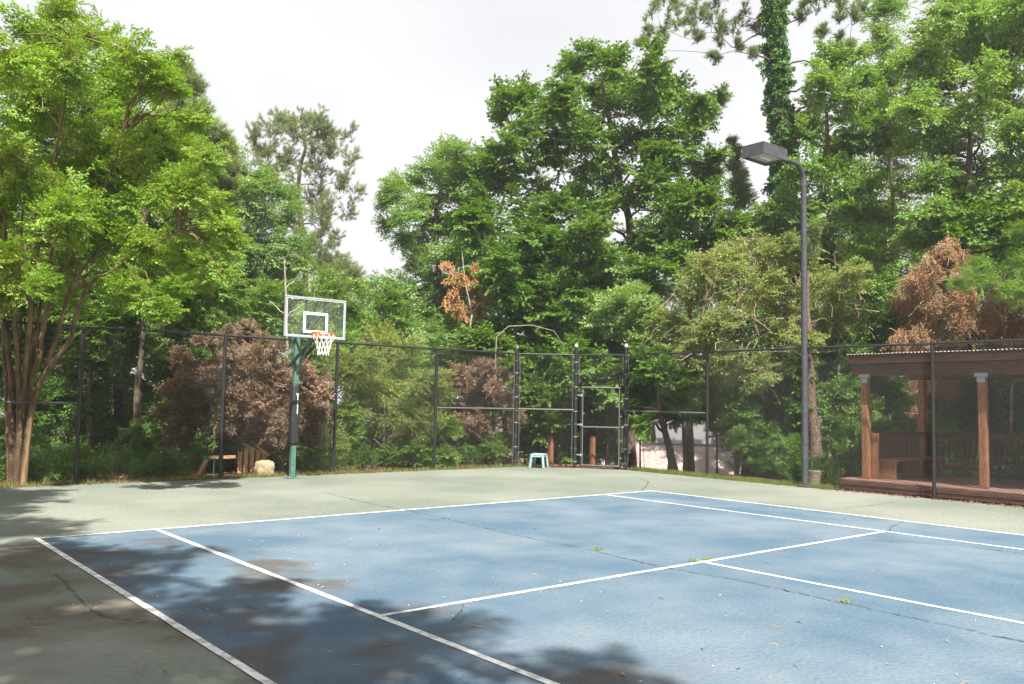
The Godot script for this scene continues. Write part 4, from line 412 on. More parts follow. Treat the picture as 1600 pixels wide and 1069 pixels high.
var SPRAY := {}
func sprays() -> void:
	var tw := Color(0.13, 0.09, 0.06)
	SPRAY.gum = [leafy(0.72, 8, 9, 0.105, 0.085, Color(0.107, 0.228, 0.040), Color(0.236, 0.407, 0.065), tw), leafy(0.8, 9, 9, 0.1, 0.08, Color(0.096, 0.208, 0.044), Color(0.214, 0.378, 0.069), tw), leafy(0.75, 7, 10, 0.11, 0.08, Color(0.119, 0.248, 0.035), Color(0.284, 0.436, 0.065), tw)]
	SPRAY.pale = [leafy(0.75, 8, 10, 0.09, 0.05, Color(0.222, 0.381, 0.109), Color(0.444, 0.640, 0.209), tw), leafy(0.8, 9, 9, 0.095, 0.05, Color(0.245, 0.393, 0.130), Color(0.422, 0.619, 0.218), tw)]
	SPRAY.lime = [leafy(0.7, 8, 9, 0.085, 0.055, Color(0.168, 0.319, 0.050), Color(0.335, 0.518, 0.101), tw)]
	SPRAY.crape = [leafy(0.66, 9, 13, 0.066, 0.042, Color(0.182, 0.382, 0.053), Color(0.450, 0.665, 0.096), Color(0.634, 0.322, 0.237), 0.32), leafy(0.6, 8, 13, 0.07, 0.044, Color(0.206, 0.423, 0.048), Color(0.486, 0.685, 0.108), Color(0.634, 0.322, 0.237), 0.35)]
	SPRAY.vinetree = [leafy(0.7, 8, 9, 0.1, 0.07, Color(0.188, 0.348, 0.085), Color(0.427, 0.626, 0.159), tw, 0.45), leafy(0.75, 8, 9, 0.1, 0.06, Color(0.213, 0.361, 0.106), Color(0.455, 0.649, 0.191), tw, 0.45)]
	SPRAY.vine = [leafy(0.62, 9, 9, 0.075, 0.045, Color(0.193, 0.285, 0.086), Color(0.429, 0.529, 0.172), Color(0.678, 0.427, 0.267), 0.6)]
	SPRAY.purple = [leafy(0.3, 9, 8, 0.058, 0.046, Color(0.288, 0.172, 0.144), Color(0.578, 0.436, 0.328), Color(0.385, 0.242, 0.175), 0.5), leafy(0.32, 9, 8, 0.055, 0.042, Color(0.270, 0.183, 0.144), Color(0.598, 0.405, 0.318), Color(0.385, 0.242, 0.175), 0.5)]
	SPRAY.dead = [leafy(0.5, 6, 5, 0.1, 0.055, Color(0.420, 0.180, 0.066), Color(0.660, 0.348, 0.144), Color(0.360, 0.264, 0.192), 0.8)]
	SPRAY.deadvine = [leafy(0.55, 9, 7, 0.075, 0.03, Color(0.318, 0.166, 0.073), Color(0.549, 0.344, 0.175), Color(0.415, 0.289, 0.188), 0.9)]
	SPRAY.mimosa = [leafy(0.6, 11, 13, 0.06, 0.016, Color(0.210, 0.406, 0.070), Color(0.364, 0.588, 0.140), Color(0.280, 0.280, 0.112), 0.2)]
	SPRAY.holly = [leafy(0.62, 8, 9, 0.085, 0.05, Color(0.107, 0.228, 0.040), Color(0.236, 0.407, 0.065), tw, 0.4), leafy(0.66, 8, 9, 0.09, 0.05, Color(0.107, 0.228, 0.040), Color(0.236, 0.407, 0.065), tw, 0.4)]
	SPRAY.ivy = [leafy(0.34, 6, 6, 0.085, 0.075, Color(0.068, 0.196, 0.035), Color(0.192, 0.392, 0.078), tw, 0.4)]
	SPRAY.pine = [pine_spray(Color(0.160, 0.219, 0.077), Color(0.402, 0.475, 0.193)), pine_spray(Color(0.147, 0.232, 0.091), Color(0.375, 0.463, 0.206))]
	SPRAY.feather = [feather_spray(0.6, Color(0.271, 0.385, 0.089), Color(0.624, 0.700, 0.196), 0.22), feather_spray(0.65, Color(0.250, 0.373, 0.083), Color(0.562, 0.654, 0.180), 0.3)]
	SPRAY.cedar = [feather_spray(0.5, Color(0.128, 0.214, 0.068), Color(0.306, 0.405, 0.135), 0.04)]

func multi(called: String, mesh: Mesh, xf: Array, tints: Array, m: Material, parent: Node) -> MultiMeshInstance3D:
	var mm := MultiMesh.new()
	mm.transform_format = MultiMesh.TRANSFORM_3D
	mm.use_colors = true
	mm.mesh = mesh
	mm.instance_count = xf.size()
	for i in xf.size():
		mm.set_instance_transform(i, xf[i])
		mm.set_instance_color(i, tints[i])
	var o := MultiMeshInstance3D.new()
	o.name = called
	o.multimesh = mm
	o.material_override = m
	o.set_meta("kind", "stuff")
	parent.add_child(o, true)
	return o

func frame(axis: Vector3, up: Vector3, s: float) -> Basis:
	var y := axis.normalized()
	var z := (up - y * up.dot(y))
	if z.length() < 0.05: z = y.cross(Vector3(0.3, 0.1, 0.9))
	z = z.normalized()
	return Basis(y.cross(z) * s, y * s, z * s)

func ball() -> Vector3:
	var v := jit(1.0)
	return v.normalized() if v.length() > 0.001 else Vector3.UP

# places of leafy branch ends in a clump of radius r
func fill(c: Vector3, r: float, kind: String, dens: float, sc: float, xf: Array, tints: Array) -> void:
	var small: bool = kind == "purple"
	var unit := 0.62 * sc
	var n_sub := maxi(2, int(round(2.6 * pow(r / unit, 2.0))))
	if r < unit * 0.7: n_sub = 2
	for s in n_sub:
		var q := c + ball() * r * pow(rng.randf(), 0.4) * 0.85
		var rs := minf(unit, r) * rng.randf_range(0.6, 1.0)
		var tone := rng.randf_range(0.86, 1.0)
		var hue := rng.randf_range(-0.06, 0.06)
		for k in int(round((30.0 if small else 13.0) * dens * rng.randf_range(0.7, 1.3))):
			var o := ball() * rs * pow(rng.randf(), 0.5)
			var p := q + o
			var away := (o / rs + (p - c) / maxf(r, 0.2) * 0.9 + jit(0.25))
			var axis := Vector3(away.x, away.y * 0.55 + 0.05, away.z)
			var up := Vector3.UP + jit(0.3) + away * 0.35
			if kind == "dead" or kind == "deadvine":
				axis = Vector3(away.x * 0.5, -0.9, away.z * 0.5)
				up = ball()
			elif kind == "pine":
				axis = Vector3(away.x, absf(away.y) * 0.6 + 0.35, away.z)
			elif kind == "cedar":
				axis = Vector3(away.x, 0.9, away.z)
			elif kind == "purple":
				axis = away + Vector3(0, 0.25, 0)
				up = away + Vector3.UP * 0.5 + jit(0.4)
			var g := sc * rng.randf_range(0.75, 1.2) * (0.9 if r < 0.4 else 1.0)
			if r < 0.35 * sc and kind != "pine": g *= 0.75
			xf.append(Transform3D(frame(axis, up, g), p - axis.normalized() * 0.3 * g))
			var t := tone * rng.randf_range(0.92, 1.0)
			tints.append(Color(t * (1.0 + hue), t, t * (1.0 - hue * 0.5)))

func wood_path(a: Vector3, b: Vector3, start_dir: Vector3, steps: int, wob: float) -> Array:
	var out := []
	var len := a.distance_to(b)
	var c := a + start_dir.normalized() * len * 0.45
	for i in steps + 1:
		var t := float(i) / steps
		var p := a.lerp(c, t).lerp(c.lerp(b, t), t)
		if i > 0 and i < steps: p += jit(wob * len)
		out.append(p)
	return out

func plant(row: Array) -> void:
	var path: Array = []
	for i in range(0, row[5].size(), 3): path.append(Vector3(row[5][i], row[5][i + 1], row[5][i + 2]))
	var clumps: Array = []
	for i in range(0, row[7].size(), 4): clumps.append(Vector4(row[7][i], row[7][i + 1], row[7][i + 2], row[7][i + 3]))
	var base: Vector3 = path[0]
	var o := thing(row[0], row[1], row[2], base, 0.0, row[4])
	var kind: String = row[3]
	var bark: Material = M.bark
	if row[0] == "pine_tree": bark = M.pinebark
	if kind == "none" or kind == "dead": bark = M.snag
	# trunk, resampled with a little wander
	var pts := []
	var rad := []
	var r0: float = row[6]
	var total := 0.0
	for i in path.size() - 1: total += path[i].distance_to(path[i + 1])
	var walked := 0.0
	for i in path.size() - 1:
		var a: Vector3 = path[i]
		var b: Vector3 = path[i + 1]
		var n := maxi(2, int(a.distance_to(b) / 0.9))
		for k in n:
			var t := float(k) / n
			var f := (walked + a.distance_to(b) * t) / total
			pts.append(a.lerp(b, t) - base + (jit(r0 * 0.16) if i + k > 0 else Vector3.ZERO))
			rad.append(r0 * (1.0 - 0.72 * f) * (1.45 if i + k == 0 else 1.0))
		walked += a.distance_to(b)
	pts.append(path[-1] - base)
	rad.append(r0 * 0.24)
	var st := begin()
	tube(st, pts, rad, 9)
	put("trunk", done(st), bark, o)
	# limbs: every clump hangs on the nearest wood below it
	var nodes := []
	for i in range(pts.size()):
		if i >= pts.size() * 0.25: nodes.append([pts[i], rad[i], (pts[i] - pts[maxi(i - 1, 0)]).normalized()])
	var todo := clumps.duplicate()
	var axis_top: Vector3 = pts[-1]
	todo.sort_custom(func(a, b): return Vector3(a.x, a.y, a.z).distance_squared_to(base + axis_top * 0.6) < Vector3(b.x, b.y, b.z).distance_squared_to(base + axis_top * 0.6))
	for c in todo:
		var p := Vector3(c.x, c.y, c.z) - base
		var best = null
		var cost := 1e9
		for nd in nodes:
			var w: Vector3 = p - nd[0]
			var k: float = w.length() + (maxf(0.0, -w.y) * 1.2) - nd[1] * 6.0
			if k < cost:
				cost = k
				best = nd
		var len: float = best[0].distance_to(p)
		if len < 0.25: continue
		var rb: float = minf(best[1] * 0.62, 0.018 + len * 0.017) * row[10] + 0.006
		var wp := wood_path(best[0], p, best[2] * 0.5 + (p - best[0]).normalized() + Vector3(0, 0.25, 0), 4, 0.035)
		var s2 := begin()
		tube(s2, wp, [rb, rb * 0.85, rb * 0.7, rb * 0.55, rb * 0.35], 5, false)
		put("branch", done(s2), bark, o)
		for i in [2, 4]: nodes.append([wp[i], rb * (0.7 if i == 2 else 0.45), (wp[i] - wp[i - 1]).normalized()])
	if kind == "none": return
	var xf := []
	var tints := []
	for c in clumps: fill(Vector3(c.x, c.y, c.z) - base, c.w, kind, row[8], row[9], xf, tints)
	var set_: Array = SPRAY[kind]
	multi("crown", set_[rng.randi() % set_.size()], xf, tints, M.dry if kind.begins_with("dead") else M.leaf, o)
	if kind == "vine" or kind == "deadvine" or kind == "vinetree":
		tangle(o, clumps, base, 16 if kind == "vine" else (14 if kind == "deadvine" else 5))

# dry looping stems over the clumps
func tangle(o: Node, clumps: Array, base: Vector3, per: int) -> void:
	var st := begin()
	for c in clumps:
		for k in per:
			var p: Vector3 = Vector3(c.x, c.y, c.z) - base + ball() * c.w * rng.randf_range(0.7, 1.15)
			var d := (ball() + Vector3(0, -0.35, 0)).normalized()
			var pts := []
			var q := p
			for i in 6:
				pts.append(q)
				d = (d + jit(0.28) + Vector3(0, -0.16, 0)).normalized()
				q += d * c.w * rng.randf_range(0.2, 0.4)
			var t := rng.randf_range(0.7, 1.0)
			tube(st, pts, [rng.randf_range(0.004, 0.011)], 3, false, Color(0.36 * t, 0.255 * t, 0.18 * t))
	var v := put("vine_tangle", done(st), M.dry, o)
	v.set_meta("kind", "stuff")

const CRAPE_STEMS := [[0.94,-0.1,-7.02,0.85,1.41,-7.02,0.74,2.37,-6.83,0.47,3.67,-6.94,0.12,5.05,-6.8,-0.24,6.32,-6.88],[0.98,-0.1,-7.14,0.93,1.65,-7.14,0.93,2.63,-7.1,0.89,4.01,-7.42,0.91,6.31,-7.48,0.9,8.27,-7.98],[0.99,-0.1,-6.88,0.98,1.53,-6.78,0.97,2.6,-6.42,0.89,3.89,-6.23,0.94,4.99,-5.57,1.01,6.39,-5.02,0.93,7.63,-4.23],[1.03,-0.1,-6.92,1.05,1.41,-6.83,1.14,2.37,-6.46,1.22,3.33,-6.3,1.35,4.02,-5.81,1.72,5.06,-5.29,1.9,6.37,-4.58],[1.09,-0.1,-7.02,1.13,1.29,-6.95,1.31,2.15,-6.67,1.53,3.14,-6.66,1.68,3.88,-6.52,2.23,4.81,-6.36,2.89,5.73,-5.9],[1.07,-0.1,-6.79,1.11,1.3,-6.67,1.2,2.02,-6.23,1.51,2.73,-5.74,1.57,3.61,-5.05,1.94,3.97,-4.29,2.46,4.48,-2.98],[0.94,-0.1,-7.13,0.77,1.89,-7.2,0.59,3.34,-7.22,0.01,4.35,-7.97,-0.51,5.35,-8.51],[1.07,-0.1,-7.13,1.05,1.9,-7.1,1.11,3.99,-6.98,1.17,5.69,-7.34,1.82,7.34,-7.13,2.66,8.54,-7.27],[0.97,-0.1,-6.93,0.96,1.17,-6.84,0.71,3.06,-6.47,0.46,4.43,-6.23,0.19,5.88,-5.53],[1.06,-0.1,-6.99,1.08,1.65,-6.92,1.13,3.11,-6.68,1.33,4.6,-6.62,1.6,5.83,-6.32]]
const CRAPE_CLUMPS := [0.74,8.14,-4.33,0.28,0.82,8.67,-6.44,0.41,1.53,8.82,-6.44,0.37,0.1,7.42,-4.33,0.46,0.78,7.55,-4.46,0.48,2.26,9.13,-7.77,0.46,1.65,7.43,-3.29,0.32,2.07,7.38,-3.3,0.28,3.43,8.99,-6.93,0.19,0.01,8.01,-7.91,0.75,0.58,7.36,-5.97,0.56,1.36,7.61,-6.16,0.56,2.1,7.88,-6.43,0.53,2.12,7.19,-4.15,0.41,2.27,6.91,-3.22,0.28,0.48,7.26,-8.58,0.73,1.18,7.11,-7.31,0.61,1.64,6.89,-6.0,0.56,2.58,7.35,-7.0,0.58,2.71,6.97,-5.32,0.44,3.75,7.48,-7.0,0.33,0.35,5.75,-5.33,0.58,1.35,6.21,-6.55,0.59,1.88,6.13,-5.7,0.58,2.26,6.04,-4.61,0.51,3.05,6.36,-5.34,0.42,2.88,5.74,-3.41,0.27,0.14,6.35,-9.03,0.79,1.25,5.79,-8.55,0.67,1.16,5.03,-4.26,0.5,2.17,5.46,-5.41,0.55,2.45,5.33,-4.05,0.45,2.58,5.12,-2.8,0.32,4.24,5.76,-6.24,0.27,0.41,5.08,-6.69,0.59,0.88,4.44,-4.66,0.48,2.19,4.91,-6.69,0.56,2.17,4.63,-3.9,0.47,3.75,5.34,-6.72,0.46,3.05,4.5,-3.27,0.27,2.94,4.55,-2.25,0.15,0.54,4.09,-5.3,0.49,2.1,4.06,-4.88,0.44,2.85,4.28,-4.97,0.43,3.96,4.54,-6.64,0.35,1.76,4.35,-7.24,0.38,0.42,3.61,-6.27,0.39,2.01,3.42,-3.03,0.31,2.59,3.57,-3.4,0.28,2.98,3.82,-8.07,0.33,0.12,4.27,-7.19,0.6,1.9,3.58,-7.16,0.26,2.25,3.08,-3.09,0.17,0.66,3.45,-4.26,0.19,4.31,4.84,-5.97,0.19,3.66,5.68,-4.88,0.35,3.36,4.92,-3.52,0.3,3.54,4.45,-3.47,0.23,2.7,5.88,-2.67,0.24,2.64,6.54,-3.15,0.2,2.88,3.87,-2.31,0.23,4.09,3.97,-6.19,0.29]

# ------------------------------------------------------------------ the court
func sheet(x0: float, x1: float, z0: float, z1: float, y: float, u0: Vector2, span: float) -> ArrayMesh:
	var st := begin()
	var p := [Vector3(x0, y, z0), Vector3(x1, y, z0), Vector3(x1, y, z1), Vector3(x0, y, z1)]
	for i in [0, 1, 2, 0, 2, 3]:
		st.set_normal(Vector3.UP)
		st.set_uv(Vector2((p[i].x - u0.x) / span, (p[i].z - u0.y) / span))
		st.add_vertex(p[i])
	return st.commit()

# painted asphalt: fade blotches, wear speckle and dark algae stains where the trees drip
func paint(seed_: int, x0: float, z0: float, span: float, base: Color, faded: Color) -> ImageTexture:
	var n := 1024
	var a := noise_image(seed_, 0.004, 5, n).get_data()
	var b := noise_image(seed_ + 1, 0.012, 6, n).get_data()
	var c := noise_image(seed_ + 2, 0.25, 3, n).get_data()
	var d := noise_image(seed_ + 3, 0.0085, 6, n).get_data()
	var out := PackedByteArray()
	out.resize(n * n * 3)
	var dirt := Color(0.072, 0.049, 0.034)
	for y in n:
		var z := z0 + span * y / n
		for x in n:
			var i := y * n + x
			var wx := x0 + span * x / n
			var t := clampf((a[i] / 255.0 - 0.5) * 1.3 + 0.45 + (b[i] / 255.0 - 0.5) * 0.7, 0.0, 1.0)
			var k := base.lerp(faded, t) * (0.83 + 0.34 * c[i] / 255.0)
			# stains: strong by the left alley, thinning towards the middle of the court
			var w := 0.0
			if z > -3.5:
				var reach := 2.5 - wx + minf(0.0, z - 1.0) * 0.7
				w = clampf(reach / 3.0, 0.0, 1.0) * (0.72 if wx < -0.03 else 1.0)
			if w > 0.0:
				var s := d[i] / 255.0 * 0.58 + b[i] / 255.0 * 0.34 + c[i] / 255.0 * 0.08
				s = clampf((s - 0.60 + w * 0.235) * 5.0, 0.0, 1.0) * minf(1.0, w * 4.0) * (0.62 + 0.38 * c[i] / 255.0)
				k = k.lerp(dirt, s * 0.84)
			k = k.linear_to_srgb()
			out[i * 3] = int(clampf(k.r, 0, 1) * 255.0)
			out[i * 3 + 1] = int(clampf(k.g, 0, 1) * 255.0)
			out[i * 3 + 2] = int(clampf(k.b, 0, 1) * 255.0)
	var im := Image.create_from_data(n, n, false, Image.FORMAT_RGB8, out)
	im.generate_mipmaps()
	return ImageTexture.create_from_image(im)

func painted(tex: Texture2D, fine: Texture2D) -> StandardMaterial3D:
	var m := StandardMaterial3D.new()
	m.albedo_texture = tex
	m.roughness = 0.82
	m.metallic_specular = 0.35
	m.normal_enabled = true
	m.normal_texture = fine
	m.normal_scale = 0.3
	return m

func court() -> void:
	var ni := noise_image(40, 0.2, 3, 1024)
	ni.bump_map_to_normal_map(2.0)
	var fine := ImageTexture.create_from_image(ni)
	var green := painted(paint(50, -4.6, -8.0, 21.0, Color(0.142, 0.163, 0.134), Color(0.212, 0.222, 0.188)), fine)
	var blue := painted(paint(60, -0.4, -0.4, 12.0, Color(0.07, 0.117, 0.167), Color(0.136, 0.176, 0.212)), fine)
	# asphalt pad with its cut corners
	var edge := [Vector2(-4.0, 30), Vector2(-3.75, -4.2), Vector2(-2.5, -5.75), Vector2(-0.7, -6.56), Vector2(4.7, -6.4), Vector2(10.1, -6.2), Vector2(12.72, -6.16), Vector2(13.86, -5.12), Vector2(14.6, -4.05), Vector2(14.66, -1.5), Vector2(14.7, 1.3), Vector2(14.82, 3.8), Vector2(14.9, 7.0), Vector2(15.0, 30)]
	var st := begin()
	var tri := Geometry2D.triangulate_polygon(PackedVector2Array(edge))
	st.set_smooth_group(-1)
	for i in range(0, tri.size(), 3):
		var e0: Vector2 = edge[tri[i]]
		var e1: Vector2 = edge[tri[i + 1]]
		var e2: Vector2 = edge[tri[i + 2]]
		for k in ([0, 1, 2] if (e1 - e0).cross(e2 - e0) > 0.0 else [0, 2, 1]):
			var e: Vector2 = edge[tri[i + k]]
			st.set_normal(Vector3.UP)
			st.set_uv(Vector2((e.x + 4.6) / 21.0, (e.y + 8.0) / 21.0))
			st.add_vertex(Vector3(e.x, 0, e.y))
	for i in edge.size():
		var a: Vector2 = edge[i]
		var b: Vector2 = edge[(i + 1) % edge.size()]
		var nn := Vector3(b.y - a.y, 0, a.x - b.x).normalized()
		for v in [Vector3(a.x, 0, a.y), Vector3(b.x, 0, b.y), Vector3(b.x, -0.15, b.y), Vector3(a.x, 0, a.y), Vector3(b.x, -0.15, b.y), Vector3(a.x, -0.15, a.y)]:
			st.set_normal(nn)
			st.set_uv(Vector2((v.x + 4.6) / 21.0, (v.z + 8.0) / 21.0))
			st.add_vertex(v)
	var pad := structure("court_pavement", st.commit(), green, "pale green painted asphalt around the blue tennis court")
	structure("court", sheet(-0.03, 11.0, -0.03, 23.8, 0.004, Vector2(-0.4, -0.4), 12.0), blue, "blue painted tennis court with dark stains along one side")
	var paintw := grained(grain(41, 0.035, srgb(0.3, 0.295, 0.285), srgb(0.7, 0.695, 0.68), 6, 256, 0.2), Vector3(0.9, 0.9, 0.9), 0.75, 0.0, null, true)
	var h := 0.032
	var lines := [[-h, 11.0, -h, h], [-h, h, h, 23.8], [1.37 - h, 1.37 + h, h, 23.8], [10.97 - h, 10.97 + h, h, 23.8], [9.6 - h, 9.6 + h, h, 23.8], [1.37 + h, 9.6 - h, 5.485 - h, 5.485 + h], [5.485 - h, 5.485 + h, 5.485 + h, 18.3], [1.37 + h, 9.6 - h, 18.3, 18.36]]
	for l in lines:
		# slightly uneven hand-rolled edges
		var s2 := begin()
		s2.set_smooth_group(-1)
		var along_x: bool = l[1] - l[0] > l[3] - l[2]
		var n := int(maxf(l[1] - l[0], l[3] - l[2]) / 0.35) + 1
		var prev := []
		for i in n + 1:
			var t := float(i) / n
			var e0 := rng.randfn() * 0.0025
			var e1 := rng.randfn() * 0.0025
			var q0: Vector3
			var q1: Vector3
			if along_x:
				q0 = Vector3(lerpf(l[0], l[1], t), 0.008, l[2] + e0)
				q1 = Vector3(lerpf(l[0], l[1], t), 0.008, l[3] + e1)
			else:
				q0 = Vector3(l[1] + e0, 0.008, lerpf(l[2], l[3], t))
				q1 = Vector3(l[0] + e1, 0.008, lerpf(l[2], l[3], t))
			if i > 0: quad(s2, prev[0], q0, q1, prev[1])
			prev = [q0, q1]
		s2.generate_normals()
		structure("court_line", s2.commit(), paintw, "", pad)
	# cracks
	var cracks := [
		[[5.25, -2.92], [5.11, -0.76], [5.15, 0.13], [5.11, 1.21], [4.97, 2.77], [4.98, 4.28], [4.88, 5.34], [4.92, 5.78], [4.98, 6.47], [4.92, 7.35], [4.9, 8.2], [4.87, 8.92], [4.9, 11.5], [4.95, 20.0]],
		[[11.1, 3.6], [12.4, 3.75], [13.55, 3.72]], [[9.66, 5.52], [10.2, 5.3], [10.9, 5.14]], [[-0.28, 2.3], [-0.33, 3.21], [-0.37, 3.76], [-0.38, 4.04], [-0.33, 4.3], [-0.1, 4.7]],
		[[10.97, -0.23], [12.4, -1.31], [13.1, -2.2]], [[1.75, 5.95], [2.0, 5.75], [2.1, 5.62], [2.2, 5.56]], [[8.6, 5.7], [9.2, 6.6], [9.3, 8.0]]]
	for c in cracks:
		var s3 := begin()
		s3.set_smooth_group(-1)
		var pts := []
		for i in c.size() - 1:
			var a := Vector2(c[i][0], c[i][1])
			var b := Vector2(c[i + 1][0], c[i + 1][1])
			var n := maxi(2, int(a.distance_to(b) / 0.07))
			for k in n: pts.append(a.lerp(b, float(k) / n) + Vector2(rng.randfn(), rng.randfn()) * 0.011)
		for i in pts.size() - 1:
			var d: Vector2 = (pts[i + 1] - pts[i]).normalized().orthogonal()
			var w := maxf(0.0, 0.0052 + rng.randfn() * 0.0034)
			var w2 := maxf(0.0, 0.0052 + rng.randfn() * 0.0034)
			var a0: Vector2 = pts[i] + d * w
			var a1: Vector2 = pts[i] - d * w
			var b0: Vector2 = pts[i + 1] + d * w2
			var b1: Vector2 = pts[i + 1] - d * w2
			quad(s3, Vector3(a0.x, 0.0115, a0.y), Vector3(b0.x, 0.0115, b0.y), Vector3(b1.x, 0.0115, b1.y), Vector3(a1.x, 0.0115, a1.y))
		s3.generate_normals()
		put("crack", s3.commit(), M.crack, pad)

func ground() -> void:
	var st := begin()
	st.set_smooth_group(0)
	var n := 110
	var g := []
	for j in n + 1:
		var row := []
		for i in n + 1:
			var u := (i / float(n)) * 2.0 - 1.0
			var v := (j / float(n)) * 2.0 - 1.0
			var x := 8.0 + u * 40.0 + pow(u, 5.0) * 360.0
			var z := -6.0 + v * 40.0 + pow(v, 5.0) * 360.0
			var y := height(x, z) - 0.06 + sin(x * 1.7) * 0.015 + sin(z * 2.3 + x) * 0.015
			row.append(Vector3(x, y, z))
		g.append(row)
	for j in n:
		for i in n: quad(st, g[j][i], g[j][i + 1], g[j + 1][i + 1], g[j + 1][i])
	structure("ground", done(st), M.litter, "brown leaf-covered woodland ground beyond the fence")

# ------------------------------------------------------------------ fence
const LINE := [[-3.85, 6.3], [-3.85, 3.6], [-3.8, 0.95], [-3.8, -1.7], [-3.75, -4.3], [-2.6, -5.9], [-0.76, -6.74], [1.94, -6.66], [4.73, -6.59], [7.37, -6.5], [10.11, -6.38], [12.7, -6.3], [13.9, -5.23], [14.69, -4.13], [14.76, -1.52], [14.74, 1.12], [14.94, 3.8], [15.03, 6.5]]

func chain(a: Vector3, b: Vector3, y0: float, y1: float) -> ArrayMesh:
	var st := begin()
	var wide := a.distance_to(b)
	var ux := (b - a).normalized()
	var nz := ux.cross(Vector3.UP)
	var h := y1 - y0
	var pitch := 0.072
	for s in [1, -1]:
		var k := int(-h / pitch) - 1
		while k * pitch < wide + h:
			var t0 := 0.0
			var t1 := h
			var start := k * pitch if s > 0 else (k * pitch)
			# x = start + s * t, clipped to 0..wide
			if s > 0:
				t0 = maxf(t0, -start)
				t1 = minf(t1, wide - start)
			else:
				t0 = maxf(t0, start - wide)
				t1 = minf(t1, start)
			if t1 - t0 > 0.02:
				var p: Vector3 = a + ux * (start + s * t0) + Vector3.UP * (y0 + t0) + nz * 0.0022 * s
				var q: Vector3 = a + ux * (start + s * t1) + Vector3.UP * (y0 + t1) + nz * 0.0022 * s
				tube(st, [p, q], [0.0028], 3, false)
			k += 1
	st.generate_normals()
	return st.commit()

func ring(r: float, h: float) -> ArrayMesh:
	var st := begin()
	tube(st, [Vector3(0, -h, 0), Vector3(0, h, 0)], [r], 14)
	box(st, Vector3(0, 0, r + 0.012), Vector3(0.012, h * 2.0, 0.03))
	return done(st)

